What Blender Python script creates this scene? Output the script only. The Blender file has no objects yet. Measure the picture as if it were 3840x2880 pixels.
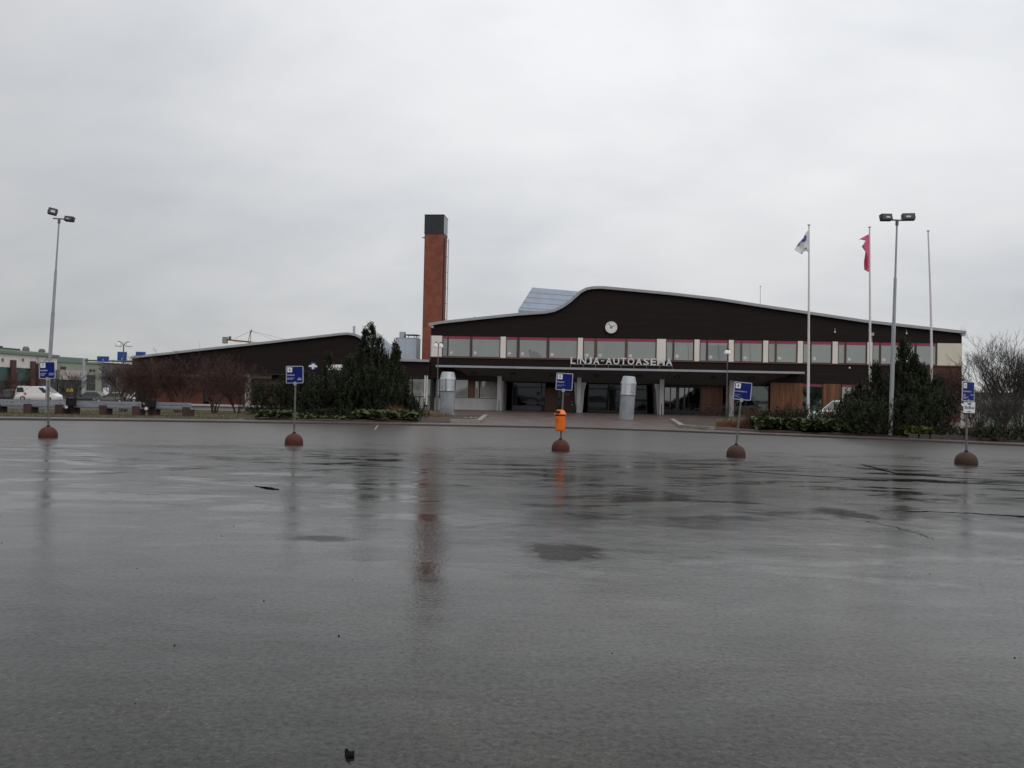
import bpy, math, random
from mathutils.geometry import tessellate_polygon
from mathutils import Vector, Matrix, noise as mnoise
R = math.radians
scene = bpy.context.scene
col = scene.collection
rnd = random.Random(7)

# ------------------------------------------------------------------ camera
FPX, CX, CY, EYE = 3014.0, 1920.0, 1440.0, 1.6
PITCH, ROLL = math.atan(43/3014.0), 0.022
RM = Matrix.Rotation(math.pi/2+PITCH, 3, 'X') @ Matrix.Rotation(ROLL, 3, 'Z')
cd = bpy.data.cameras.new('camera'); cam = bpy.data.objects.new('camera', cd); col.objects.link(cam)
cam.matrix_world = Matrix.Translation((0, 0, EYE)) @ RM.to_4x4()
cd.sensor_fit = 'HORIZONTAL'; cd.sensor_width = 36.0; cd.lens = FPX/3840*36
cd.clip_start = 0.1; cd.clip_end = 6000
scene.camera = cam

# ------------------------------------------------------------------ sky and light
w = bpy.data.worlds.new('World'); scene.world = w; w.use_nodes = True
nt = w.node_tree; nt.nodes.clear()
def nd(tree, typ, **kw):
    n = tree.nodes.new(typ)
    for k, v in kw.items():
        if k.startswith('i_'):
            n.inputs[k[2:].replace('_', ' ')].default_value = v
        else: setattr(n, k, v)
    return n
def mth(tree, op, a, b=None, clamp=False):
    n = tree.nodes.new('ShaderNodeMath'); n.operation = op; n.use_clamp = clamp
    for i, x in enumerate((a, b)):
        if x is None: continue
        if isinstance(x, (int, float)): n.inputs[i].default_value = x
        else: tree.links.new(x, n.inputs[i])
    return n.outputs[0]
def rampn(tree, fac, pts):
    n = tree.nodes.new('ShaderNodeValToRGB'); e = n.color_ramp.elements
    while len(e) < len(pts): e.new(0.5)
    for el, (p, c) in zip(e, pts):
        el.position = p; el.color = (c, c, c, 1) if isinstance(c, (int, float)) else (*c, 1)
    tree.links.new(fac, n.inputs[0]); return n.outputs[0]
SUN_EL, SUN_AZ = R(52), R(150)
SKY_STRENGTH = 0.1
tc = nd(nt, 'ShaderNodeTexCoord'); L = nt.links.new
sep = nd(nt, 'ShaderNodeSeparateXYZ'); L(tc.outputs['Generated'], sep.inputs[0])
zc = mth(nt, 'MAXIMUM', sep.outputs['Z'], 0.0)
den = mth(nt, 'ADD', zc, 0.34)
cmb = nd(nt, 'ShaderNodeCombineXYZ')
L(mth(nt, 'DIVIDE', sep.outputs['X'], den), cmb.inputs[0]); L(mth(nt, 'DIVIDE', sep.outputs['Y'], den), cmb.inputs[1])
rot = nd(nt, 'ShaderNodeMapping'); rot.inputs['Rotation'].default_value = (0, 0, R(35)); rot.inputs['Scale'].default_value = (0.75, 1.0, 1); rot.inputs['Location'].default_value = (1.7, 0.4, 0)
L(cmb.outputs[0], rot.inputs[0])
n1 = nd(nt, 'ShaderNodeTexNoise', i_Scale=1.5, i_Detail=5.0, i_Roughness=0.5, i_Distortion=0.5); L(rot.outputs[0], n1.inputs['Vector'])
n2 = nd(nt, 'ShaderNodeTexNoise', i_Scale=4.6, i_Detail=6.0, i_Roughness=0.55, i_Distortion=0.3); L(rot.outputs[0], n2.inputs['Vector'])
cl = mth(nt, 'ADD', mth(nt, 'MULTIPLY', n1.outputs[0], 0.72), mth(nt, 'MULTIPLY', n2.outputs[0], 0.28))
cloud = rampn(nt, cl, [(0.28, 0.86), (0.48, 0.985), (0.68, 1.09)])
grad = rampn(nt, zc, [(0.0, 0.90), (0.10, 0.95), (0.16, 1.02), (0.25, 1.17), (0.41, 1.37), (1.0, 1.55)])
side = rampn(nt, mth(nt, 'ADD', mth(nt, 'MULTIPLY', sep.outputs['X'], 0.5), 0.5), [(0.0, 0.76), (0.25, 0.79), (0.40, 0.94), (0.52, 1.02), (1.0, 1.04)])
val = mth(nt, 'MULTIPLY', mth(nt, 'MULTIPLY', cloud, grad), side)
tint = nd(nt, 'ShaderNodeMix', data_type='RGBA'); tint.inputs[6].default_value = (0.636, 0.652, 0.680, 1); tint.inputs[7].default_value = (0.686, 0.688, 0.694, 1)
L(rampn(nt, cl, [(0.3, 0.0), (0.62, 1.0)]), tint.inputs[0])
mul = nd(nt, 'ShaderNodeVectorMath', operation='SCALE'); L(tint.outputs[2], mul.inputs[0]); L(mth(nt, 'MULTIPLY', val, 1.0/SKY_STRENGTH), mul.inputs['Scale'])
sky = nd(nt, 'ShaderNodeTexSky'); sky.sky_type = 'NISHITA'; sky.sun_disc = False; sky.sun_elevation = SUN_EL; sky.sun_rotation = SUN_AZ
mixs = nd(nt, 'ShaderNodeMix', data_type='RGBA'); mixs.inputs[0].default_value = 0.93
L(sky.outputs[0], mixs.inputs[6]); L(mul.outputs[0], mixs.inputs[7])
bg = nd(nt, 'ShaderNodeBackground'); bg.inputs[1].default_value = SKY_STRENGTH
L(mixs.outputs[2], bg.inputs[0]); wo = nd(nt, 'ShaderNodeOutputWorld'); L(bg.outputs[0], wo.inputs[0])
sd = bpy.data.lights.new('sun', 'SUN'); sd.energy = 0.6; sd.angle = R(25); sd.color = (1, 0.97, 0.93)
so = bpy.data.objects.new('sun', sd); col.objects.link(so)
sdir = Vector((math.sin(SUN_AZ)*math.cos(SUN_EL), math.cos(SUN_AZ)*math.cos(SUN_EL), math.sin(SUN_EL)))
so.rotation_euler = sdir.to_track_quat('Z', 'Y').to_euler(); so.location = (0, -20, 60)
vs = scene.view_settings; vs.view_transform = 'Standard'; vs.look = 'None'; vs.exposure = 0.0; vs.gamma = 1.0; vs.use_curve_mapping = False
scene.cycles.max_bounces = 6; scene.cycles.transparent_max_bounces = 12; scene.cycles.caustics_reflective = False; scene.cycles.caustics_refractive = False

# ------------------------------------------------------------------ measuring helpers
def ray(u, v): return RM @ Vector(((u-CX)/FPX, -(v-CY)/FPX, -1))
def at(u, v, Y):
    d = ray(u, v); return Vector((0, 0, EYE)) + d*(Y/d.y)
def gnd(u, v, z=0.0):
    d = ray(u, v); return Vector((0, 0, EYE)) + d*((z-EYE)/d.z)
class Facade:
    """a vertical plane: origin on the ground, heading th; local x runs along it, y into the building"""
    def __init__(s, ox, oy, th): s.o = Vector((ox, oy, 0)); s.th = th; s.ex = Vector((math.cos(th), math.sin(th), 0)); s.ey = Vector((-math.sin(th), math.cos(th), 0))
    def px(s, u, v, off=0.0):
        d = ray(u, v); c = Vector((0, 0, EYE)); t = ((s.o+s.ey*off-c).dot(s.ey))/d.dot(s.ey); p = c+d*t-s.o
        return p.dot(s.ex), p.z
    def world(s, x, y, z=0): return s.o+s.ex*x+s.ey*y+Vector((0, 0, z))
def facade2(u0, D0, u1, D1, z=0):
    a = at(u0, 1480, D0); b = at(u1, 1480, D1); return Facade(a.x, a.y, math.atan2(b.y-a.y, b.x-a.x)), (b.xy-a.xy).length
def sstep(a, b, x):
    t = max(0.0, min(1.0, (x-a)/(b-a))); return t*t*(3-2*t)
def gz(x, y):   # height of the land behind the kerb
    return 0.08 - 0.62*sstep(-9, -24, x)*sstep(46, 66, y)

# ------------------------------------------------------------------ materials
MATS = {}
def mat(name, c, rough=0.6, var=0.18, scale=4.0, bump=0.0, bscale=30.0, metal=0.0, spec=0.5, stretch=(1, 1, 1), fine=0.0, coat=0.0, ovar=0.0):
    if name in MATS: return MATS[name]
    m = bpy.data.materials.new(name); m.use_nodes = True; t = m.node_tree; b = t.nodes['Principled BSDF']
    tcn = nd(t, 'ShaderNodeTexCoord'); mp = nd(t, 'ShaderNodeMapping'); mp.inputs['Scale'].default_value = stretch; t.links.new(tcn.outputs['Object'], mp.inputs[0])
    oi = nd(t, 'ShaderNodeObjectInfo'); va = nd(t, 'ShaderNodeVectorMath', operation='SCALE'); va.inputs[0].default_value = (13, 7, 5); t.links.new(oi.outputs['Random'], va.inputs['Scale'])
    add = nd(t, 'ShaderNodeVectorMath', operation='ADD'); t.links.new(mp.outputs[0], add.inputs[0]); t.links.new(va.outputs[0], add.inputs[1])
    n = nd(t, 'ShaderNodeTexNoise', i_Scale=scale, i_Detail=6.0, i_Roughness=0.6); t.links.new(add.outputs[0], n.inputs['Vector'])
    lo = tuple(max(0, x*(1-var)) for x in c); hi = tuple(min(1, x*(1+var)) for x in c)
    f = n.outputs[0]
    if fine:
        n3 = nd(t, 'ShaderNodeTexNoise', i_Scale=scale*14, i_Detail=3.0); t.links.new(add.outputs[0], n3.inputs['Vector'])
        f = mth(t, 'ADD', mth(t, 'MULTIPLY', f, 1-fine), mth(t, 'MULTIPLY', n3.outputs[0], fine))
    cc = rampn(t, f, [(0.3, lo), (0.7, hi)])
    if ovar:
        mo = nd(t, 'ShaderNodeMix', data_type='RGBA', blend_type='MULTIPLY'); mo.inputs[0].default_value = 1.0; t.links.new(cc, mo.inputs[6]); t.links.new(rampn(t, oi.outputs['Random'], [(0.0, 1-ovar), (1.0, min(1.0, 1+ovar))]), mo.inputs[7]); cc = mo.outputs[2]
    t.links.new(cc, b.inputs['Base Color'])
    t.links.new(rampn(t, n.outputs[0], [(0.3, max(0.02, rough*0.8)), (0.7, min(1, rough*1.15))]), b.inputs['Roughness'])
    b.inputs['Metallic'].default_value = metal; b.inputs['Specular IOR Level'].default_value = spec
    if coat: b.inputs['Coat Weight'].default_value = coat; b.inputs['Coat Roughness'].default_value = 0.05
    if bump:
        nb = nd(t, 'ShaderNodeTexNoise', i_Scale=bscale, i_Detail=4.0); t.links.new(add.outputs[0], nb.inputs['Vector'])
        bp = nd(t, 'ShaderNodeBump', i_Strength=1.0, i_Distance=bump); t.links.new(nb.outputs[0], bp.inputs['Height']); t.links.new(bp.outputs[0], b.inputs['Normal'])
    MATS[name] = m; return m
def brickmat(name, c1, c2, mortar, bw=0.25, bh=0.075):
    m = bpy.data.materials.new(name); m.use_nodes = True; t = m.node_tree; b = t.nodes['Principled BSDF']
    tcn = nd(t, 'ShaderNodeTexCoord'); s = nd(t, 'ShaderNodeSeparateXYZ'); t.links.new(tcn.outputs['Object'], s.inputs[0])
    cm = nd(t, 'ShaderNodeCombineXYZ'); t.links.new(mth(t, 'ADD', s.outputs[0], s.outputs[1]), cm.inputs[0]); t.links.new(s.outputs[2], cm.inputs[1])
    br = nd(t, 'ShaderNodeTexBrick'); t.links.new(cm.outputs[0], br.inputs['Vector'])
    br.inputs['Color1'].default_value = (*c1, 1); br.inputs['Color2'].default_value = (*c2, 1); br.inputs['Mortar'].default_value = (*mortar, 1)
    br.inputs['Scale'].default_value = 1.0; br.inputs['Mortar Size'].default_value = 0.006; br.inputs['Brick Width'].default_value = bw; br.inputs['Row Height'].default_value = bh
    n = nd(t, 'ShaderNodeTexNoise', i_Scale=0.9, i_Detail=7.0, i_Roughness=0.65); t.links.new(tcn.outputs['Object'], n.inputs['Vector'])
    mx = nd(t, 'ShaderNodeMix', data_type='RGBA', blend_type='MULTIPLY'); mx.inputs[0].default_value = 1.0
    t.links.new(br.outputs[0], mx.inputs[6]); t.links.new(rampn(t, n.outputs[0], [(0.3, 0.62), (0.7, 1.22)]), mx.inputs[7]); t.links.new(mx.outputs[2], b.inputs['Base Color'])
    bp = nd(t, 'ShaderNodeBump', i_Distance=0.008); bp.invert = True; t.links.new(br.outputs['Fac'], bp.inputs['Height']); t.links.new(bp.outputs[0], b.inputs['Normal'])
    b.inputs['Roughness'].default_value = 0.75; MATS[name] = m; return m
def glassmat(name, tintc, refl=1.0, rough=0.02):
    """thin pane: clear or tinted see-through with a fresnel reflection"""
    m = bpy.data.materials.new(name); m.use_nodes = True; t = m.node_tree; t.nodes.clear()
    o = nd(t, 'ShaderNodeOutputMaterial'); tr = nd(t, 'ShaderNodeBsdfTransparent'); tr.inputs[0].default_value = (*tintc, 1)
    gl = nd(t, 'ShaderNodeBsdfGlossy'); gl.inputs['Roughness'].default_value = rough; gl.inputs[0].default_value = (0.95, 0.98, 1, 1)
    fr = nd(t, 'ShaderNodeFresnel', i_IOR=1.52); mx = nd(t, 'ShaderNodeMixShader')
    t.links.new(mth(t, 'MULTIPLY', fr.outputs[0], 1.9*refl, True), mx.inputs[0]); t.links.new(tr.outputs[0], mx.inputs[1]); t.links.new(gl.outputs[0], mx.inputs[2]); t.links.new(mx.outputs[0], o.inputs[0])
    tcn = nd(t, 'ShaderNodeTexCoord'); n = nd(t, 'ShaderNodeTexNoise', i_Scale=0.6, i_Detail=1.0); t.links.new(tcn.outputs['Object'], n.inputs['Vector'])
    bp = nd(t, 'ShaderNodeBump', i_Distance=0.004); t.links.new(n.outputs[0], bp.inputs['Height']); t.links.new(bp.outputs[0], gl.inputs['Normal'])
    MATS[name] = m; return m
WORN = []
for u, v, du, dv, k in ((2118, 2066, 210, 48, 1.0), (1215, 2020, 210, 15, .95), (2110, 1940, 170, 50, .8), (1620, 1718, 110, 22, .8), (745, 1676, 300, 10, .8), (1840, 1728, 180, 12, .8), (2570, 1737, 150, 17, .8), (2710, 1978, 110, 20, .6), (3700, 1806, 160, 9, .9), (1330, 1690, 260, 8, .8), (2440, 1716, 120, 10, .8), (1560, 2120, 120, 22, .35), (3165, 1926, 110, 30, 1.0), (3225, 1934, 90, 24, 1.0), (2600, 1975, 160, 14, .6), (3330, 1985, 130, 10, .5)):
    p_ = gnd(u, v); WORN.append((p_.x, p_.y, du*p_.y/FPX, dv*p_.y*p_.y/(EYE*FPX), k))
def asphalt(name, base, wet=True):
    m = bpy.data.materials.new(name); m.use_nodes = True; t = m.node_tree; b = t.nodes['Principled BSDF']; LK = t.links.new
    tcn = nd(t, 'ShaderNodeTexCoord'); P = tcn.outputs['Object']
    def nz(sc, det=4.0, ro=0.55, vec=None, dist=0.0):
        n = nd(t, 'ShaderNodeTexNoise', i_Scale=sc, i_Detail=det, i_Roughness=ro, i_Distortion=dist); LK(vec or P, n.inputs['Vector']); return n.outputs[0]
    big = nz(0.11, 5, 0.55); mid = nz(0.9, 5, 0.6); fine = nz(55, 3, 0.7)
    vo = nd(t, 'ShaderNodeTexVoronoi', i_Scale=95.0); LK(P, vo.inputs['Vector'])
    sp = nd(t, 'ShaderNodeSeparateColor'); LK(vo.outputs['Color'], sp.inputs[0])
    # aggregate: every stone its own grey, a few pale ones
    tone = mth(t, 'ADD', mth(t, 'MULTIPLY', mid, 0.55), mth(t, 'ADD', mth(t, 'MULTIPLY', sp.outputs[0], 0.30), mth(t, 'MULTIPLY', fine, 0.35)))
    c = rampn(t, tone, [(0.25, tuple(x*0.3 for x in base)), (0.55, base), (0.95, tuple(x*2.6 for x in base))])
    pale = mth(t, 'MULTIPLY', rampn(t, sp.outputs[1], [(0.970, 0.0), (0.990, 1.0)]), rampn(t, mid, [(0.42, 0.25), (0.62, 1.0)]))
    mx = nd(t, 'ShaderNodeMix', data_type='RGBA'); LK(pale, mx.inputs[0]); LK(c, mx.inputs[6]); mx.inputs[7].default_value = (0.085, 0.080, 0.070, 1)
    tint = nd(t, 'ShaderNodeMix', data_type='RGBA', blend_type='MULTIPLY'); tint.inputs[0].default_value = 1.0; LK(mx.outputs[2], tint.inputs[6])
    LK(rampn(t, nz(0.23, 4), [(0.35, (0.88, 1.0, 1.02)), (0.65, (1.12, 1.0, 0.95))]), tint.inputs[7]); LK(tint.outputs[2], b.inputs['Base Color'])
    b.inputs['IOR'].default_value = 1.33
    if wet:
        sx = nd(t, 'ShaderNodeSeparateXYZ'); LK(P, sx.inputs[0])
        warp = nz(0.35, 4, 0.6)
        yy = mth(t, 'ADD', sx.outputs[1], mth(t, 'MULTIPLY', mth(t, 'SUBTRACT', warp, 0.5), 7.0))
        # the bus lane along the kerb is rougher, with sky sheen put into its colour; the middle of the lot keeps a film of water
        lane = rampn(t, mth(t, 'DIVIDE', yy, 40.0), [(0.43, 0.0), (0.66, 1.0)])
        middle = rampn(t, mth(t, 'DIVIDE', yy, 40.0), [(0.22, 0.0), (0.38, 1.0)])
        belt = rampn(t, mth(t, 'DIVIDE', yy, 40.0), [(0.24, 0.0), (0.36, 1.0), (0.52, 1.0), (0.64, 0.0)])
        ml = nd(t, 'ShaderNodeMapping'); ml.inputs['Scale'].default_value = (0.55, 1.5, 1); ml.inputs['Rotation'].default_value = (0, 0, R(-6)); LK(P, ml.inputs[0])
        film = nz(0.75, 7, 0.62, ml.outputs[0], 0.5)
        wetm = mth(t, 'MULTIPLY', rampn(t, film, [(0.52, 0.0), (0.57, 1.0)]), mth(t, 'SUBTRACT', 1.0, lane))
        # open-pored worn places that hold no film: they look dull and dark
        worn = mth(t, 'MULTIPLY', rampn(t, nz(1.1, 7, 0.68, ml.outputs[0], 0.9), [(0.56, 0.0), (0.62, 1.0)]), belt)
        wob = mth(t, 'MULTIPLY', mth(t, 'SUBTRACT', nz(2.2, 5, 0.7), 0.5), 1.7)
        for (cx, cy, rx, ry, k) in WORN:
            dx = mth(t, 'DIVIDE', mth(t, 'SUBTRACT', sx.outputs[0], cx), rx); dy = mth(t, 'DIVIDE', mth(t, 'SUBTRACT', sx.outputs[1], cy), ry)
            d = mth(t, 'ADD', mth(t, 'SQRT', mth(t, 'ADD', mth(t, 'MULTIPLY', dx, dx), mth(t, 'MULTIPLY', dy, dy))), wob)
            worn = mth(t, 'MAXIMUM', worn, mth(t, 'MULTIPLY', rampn(t, d, [(0.55, 1.0), (1.12, 0.0)]), k))
        ro = mth(t, 'ADD', mth(t, 'ADD', mth(t, 'MULTIPLY', mth(t, 'MULTIPLY', wetm, mth(t, 'ADD', 0.45, middle)), -0.115), mth(t, 'MULTIPLY', worn, 0.03)), mth(t, 'ADD', mth(t, 'ADD', 0.075, mth(t, 'ADD', mth(t, 'MULTIPLY', lane, 0.11), mth(t, 'MULTIPLY', middle, 0.105))), mth(t, 'MULTIPLY', big, 0.07)))
        LK(ro, b.inputs['Roughness'])
        grain = nz(26, 3, 0.65)
        mott = mth(t, 'MULTIPLY', rampn(t, nz(1.9, 6, 0.65, ml.outputs[0], 0.4), [(0.34, 0.72), (0.62, 1.10)]), rampn(t, grain, [(0.36, 0.52), (0.60, 1.15)]))
        LK(mth(t, 'MULTIPLY', mth(t, 'SUBTRACT', 0.46, mth(t, 'MULTIPLY', worn, 0.43)), mott), b.inputs['Specular IOR Level'])
        b1 = nd(t, 'ShaderNodeBump', i_Distance=0.020); LK(nz(0.55, 3, 0.5), b1.inputs['Height'])
        b2 = nd(t, 'ShaderNodeBump', i_Distance=0.0022); LK(nz(9.0, 4, 0.7), b2.inputs['Height']); LK(b1.outputs[0], b2.inputs['Normal'])
        b3 = nd(t, 'ShaderNodeBump', i_Distance=0.0019); LK(grain, b3.inputs['Height']); LK(b2.outputs[0], b3.inputs['Normal'])
        LK(mth(t, 'SUBTRACT', mth(t, 'SUBTRACT', 1.0, mth(t, 'MULTIPLY', middle, 0.45)), mth(t, 'MULTIPLY', wetm, 0.4), True), b3.inputs['Strength']); LK(mth(t, 'SUBTRACT', 1.0, mth(t, 'MULTIPLY', wetm, 0.7)), b2.inputs['Strength'])
        lane_sheen = nd(t, 'ShaderNodeMix', data_type='RGBA'); LK(mth(t, 'MULTIPLY', lane, 0.85), lane_sheen.inputs[0]); LK(tint.outputs[2], lane_sheen.inputs[6]); LK(rampn(t, mth(t, 'ADD', mth(t, 'MULTIPLY', mid, .5), mth(t, 'MULTIPLY', film, .5)), [(0.35, (0.062, 0.055, 0.052)), (0.65, (0.088, 0.080, 0.076))]), lane_sheen.inputs[7]); LK(lane_sheen.outputs[2], b.inputs['Base Color'])  # lighter lane colour stands in for the sky's sheen
        b4 = nd(t, 'ShaderNodeBump', i_Distance=0.0004); LK(nz(80, 2, 0.6), b4.inputs['Height']); LK(b3.outputs[0], b4.inputs['Normal'])
        LK(b4.outputs[0], b.inputs['Normal'])
    else:
        b.inputs['Roughness'].default_value = 0.5
        b3 = nd(t, 'ShaderNodeBump', i_Distance=0.003); LK(nz(40, 3, 0.6), b3.inputs['Height']); LK(b3.outputs[0], b.inputs['Normal'])
        LK(rampn(t, nz(0.5, 5), [(0.4, 0.30), (0.65, 0.55)]), b.inputs['Roughness'])
    MATS[name] = m; return m

m_lot = asphalt('wet_asphalt', (0.0180, 0.0175, 0.0145))
m_pave = asphalt('paving_asphalt', (0.068, 0.046, 0.041), False)
m_street = asphalt('street_asphalt', (0.050, 0.050, 0.050), False)
m_tar = mat('tar', (0.010, 0.010, 0.009), 0.9, 0.5, 5, 0.006, 40, spec=0.0)
m_kerb = mat('kerb_granite', (0.060, 0.052, 0.048), 0.55, 0.3, 8, 0.002, 50, fine=0.5)
m_soil = mat('bark_soil', (0.040, 0.024, 0.016), 0.9, 0.5, 5, 0.03, 14, fine=0.5)
m_lawn = mat('lawn_ground', (0.060, 0.052, 0.022), 0.95, 0.4, 3, 0.02, 30, fine=0.4)
m_grass = mat('grass_blade', (0.085, 0.075, 0.030), 0.9, 0.45, 4)
m_far = mat('far_ground', (0.05, 0.05, 0.04), 0.95, 0.3, 0.1)
m_clad = mat('dark_boards', (0.0160, 0.0102, 0.0092), 0.6, 0.9, 1.6, 0.001, 60, spec=0.12, stretch=(0.3, 1, 9), fine=0.35)
m_fascia = mat('grey_sheet_metal', (0.34, 0.35, 0.37), 0.5, 0.1, 1.2, spec=0.5)
m_roofmetal = mat('blue_grey_sheet_metal', (0.27, 0.31, 0.38), 0.4, 0.12, 0.9, spec=0.5)
m_white = mat('white_board', (0.76, 0.71, 0.65), 0.6, 0.06, 1.5, stretch=(1, 1, 0.3))
m_cream = mat('cream_board', (0.66, 0.61, 0.49), 0.65, 0.06, 1.2)
m_frame = mat('brown_frame', (0.060, 0.040, 0.030), 0.55, 0.3, 3, stretch=(3, 3, 0.6))
m_post = mat('olive_brown_post', (0.095, 0.065, 0.040), 0.55, 0.35, 2, stretch=(4, 4, 0.7))
m_sill = mat('red_brown_sill', (0.13, 0.050, 0.042), 0.5, 0.2, 2)
m_pink = mat('pink_band', (0.29, 0.040, 0.080), 0.55, 0.12, 2)
m_blind = mat('pale_blind', (0.73, 0.76, 0.70), 0.8, 0.07, 1.0, stretch=(1, 1, 0.2))
m_blind2 = mat('grey_blind', (0.76, 0.71, 0.69), 0.8, 0.06, 1.0, stretch=(1, 1, 0.2))
m_blind3 = mat('shaded_room', (0.36, 0.39, 0.41), 0.8, 0.15, 0.8)
m_sticker = mat('white_sticker', (0.78, 0.78, 0.76), 0.5, 0.05)
m_blindshadow = mat('blind_shadow_grey', (0.22, 0.21, 0.24), 0.8, 0.12, 4)
m_plaster = mat('white_plaster', (0.50, 0.49, 0.48), 0.8, 0.14, 1.0, 0.002, 40, stretch=(1, 1, 0.5))
m_concrete = mat('grey_concrete', (0.31, 0.30, 0.30), 0.8, 0.16, 1.4, 0.002, 40, stretch=(1.5, 1.5, 0.4), fine=0.3)
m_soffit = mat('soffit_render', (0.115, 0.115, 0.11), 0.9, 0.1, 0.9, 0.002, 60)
m_wood = mat('orange_wood', (0.190, 0.074, 0.026), 0.55, 0.72, 1.1, 0.002, 30, stretch=(5, 5, 0.55), fine=0.3, ovar=0.45)
m_wood2 = mat('red_brown_wood', (0.16, 0.054, 0.026), 0.55, 0.4, 1.6, stretch=(8, 8, 0.4), ovar=0.3)
m_glass = glassmat('window_glass', (0.985, 1.0, 0.985), 1.2)
m_gdark = glassmat('entrance_glass', (0.20, 0.26, 0.31), 0.42)
m_gref = glassmat('reflecting_glass', (0.20, 0.26, 0.26), 2.2)
m_ggreen = glassmat('greenish_glass', (0.45, 0.58, 0.52), 1.1)
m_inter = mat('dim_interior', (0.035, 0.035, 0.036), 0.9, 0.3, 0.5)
m_brick = brickmat('orange_brick', (0.31, 0.078, 0.037), (0.22, 0.058, 0.030), (0.15, 0.085, 0.06))
m_brick2 = brickmat('dark_red_brick', (0.15, 0.042, 0.025), (0.10, 0.030, 0.020), (0.08, 0.055, 0.045))
m_black = mat('black_sheet', (0.016, 0.017, 0.019), 0.5, 0.3, 1.5)
m_galv = mat('galvanised_steel', (0.42, 0.45, 0.48), 0.42, 0.14, 2.5, metal=0.5)
m_zinc = mat('bright_zinc', (0.62, 0.64, 0.67), 0.30, 0.10, 1.2, metal=0.9, stretch=(4, 4, 0.05))
m_ventgrey = mat('grey_painted_steel', (0.26, 0.28, 0.305), 0.5, 0.28, 1.6, 0.001, 50)
m_pole = mat('grey_pole', (0.33, 0.34, 0.36), 0.4, 0.14, 3, metal=0.3)
m_rusty = mat('dull_steel_tube', (0.135, 0.13, 0.115), 0.5, 0.35, 6, metal=0.3)
m_wpole = mat('white_glassfibre', (0.68, 0.67, 0.65), 0.4, 0.06, 2)
m_dome = mat('reddish_concrete', (0.075, 0.021, 0.014), 0.65, 0.5, 6, 0.007, 45, spec=0.25, fine=0.45)
m_dome2 = mat('brown_concrete', (0.052, 0.028, 0.018), 0.65, 0.5, 6, 0.007, 45, spec=0.25, fine=0.45)
m_blue = mat('sign_blue', (0.003, 0.012, 0.135), 0.45, 0.08, 3, spec=0.2)
m_rim = mat('sign_rim', (0.52, 0.54, 0.60), 0.4, 0.06, 3)
m_swhite = mat('sign_white', (0.72, 0.73, 0.74), 0.4, 0.05, 3)
m_sblack = mat('sign_black', (0.012, 0.012, 0.014), 0.5, 0.1)
m_navy = mat('sign_navy', (0.03, 0.035, 0.10), 0.5, 0.1)
m_orange = mat('orange_plastic', (0.86, 0.165, 0.012), 0.38, 0.06, 4)
m_dk = mat('dark_plastic', (0.012, 0.011, 0.011), 0.6, 0.2, spec=0.2)
m_letter = mat('white_letter', (0.64, 0.63, 0.61), 0.45, 0.06, 4)
m_flagw = mat('white_flagcloth', (0.72, 0.72, 0.74), 0.8, 0.06, 4)
m_flagb = mat('blue_flagcloth', (0.03, 0.085, 0.30), 0.8, 0.1, 4)
m_flagp = mat('pink_flagcloth', (0.66, 0.13, 0.24), 0.8, 0.12, 4)
m_flagp2 = mat('fold_shade_pink', (0.50, 0.025, 0.10), 0.8, 0.12, 4)
m_needle = mat('pine_needles', (0.033, 0.040, 0.022), 0.65, 0.7, 1.6, spec=0.15, fine=0.4)
m_needle2 = mat('pine_needles_olive', (0.030, 0.040, 0.018), 0.6, 0.5, 1.3, spec=0.3, fine=0.4)
m_bark = mat('bark', (0.060, 0.042, 0.032), 0.9, 0.3, 8)
m_twigred = mat('red_brown_twigs', (0.060, 0.027, 0.020), 0.8, 0.3, 3)
m_twig = mat('grey_brown_twigs', (0.042, 0.036, 0.029), 0.8, 0.3, 3)
m_leaf = mat('leathery_leaves', (0.050, 0.066, 0.022), 0.45, 0.85, 7, spec=0.28, fine=0.3)
m_leafy = mat('yellow_green_leaves', (0.105, 0.115, 0.022), 0.45, 0.5, 7, fine=0.3)
m_straw = mat('dry_straw', (0.19, 0.110, 0.045), 0.8, 0.5, 3, fine=0.4)
m_straw2 = mat('russet_straw', (0.095, 0.046, 0.022), 0.8, 0.45, 3, fine=0.4)
m_stone = mat('pale_stone', (0.24, 0.22, 0.185), 0.7, 0.25, 5, 0.003, 30)
m_vanw = mat('white_car_paint', (0.72, 0.70, 0.68), 0.3, 0.03, coat=0.4)
m_cardk = mat('dark_car_paint', (0.030, 0.032, 0.036), 0.3, 0.1, coat=0.4)
m_carol = mat('olive_car_paint', (0.10, 0.10, 0.075), 0.3, 0.1, coat=0.4)
m_carred = mat('red_car_paint', (0.34, 0.02, 0.03), 0.3, 0.1, coat=0.4)
m_cargl = mat('car_glass', (0.012, 0.014, 0.015), 0.06, 0.1, spec=0.6)
m_tyre = mat('tyre', (0.014, 0.014, 0.014), 0.8, 0.2)
m_rimw = mat('wheel_rim', (0.40, 0.41, 0.42), 0.4, 0.1, metal=0.6)
m_lampw = mat('lamp_white', (0.74, 0.73, 0.70), 0.4, 0.05)
m_light = mat('headlight', (0.7, 0.72, 0.75), 0.15, 0.05)
m_red = mat('signal_red', (0.50, 0.03, 0.03), 0.4, 0.1)
m_yellow = mat('yellow_panel', (0.50, 0.33, 0.02), 0.5, 0.12)
m_pier = brickmat('dull_brown_brick', (0.070, 0.032, 0.024), (0.050, 0.025, 0.020), (0.05, 0.04, 0.035))
m_plank = mat('weathered_plank', (0.22, 0.23, 0.26), 0.5, 0.2, 3, 0.002, 30, stretch=(0.4, 4, 4))
m_mallw = mat('mall_white_render', (0.64, 0.61, 0.57), 0.8, 0.1, 0.4)
m_mallteal = mat('teal_glazing', (0.022, 0.085, 0.075), 0.3, 0.4, 0.3)
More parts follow.
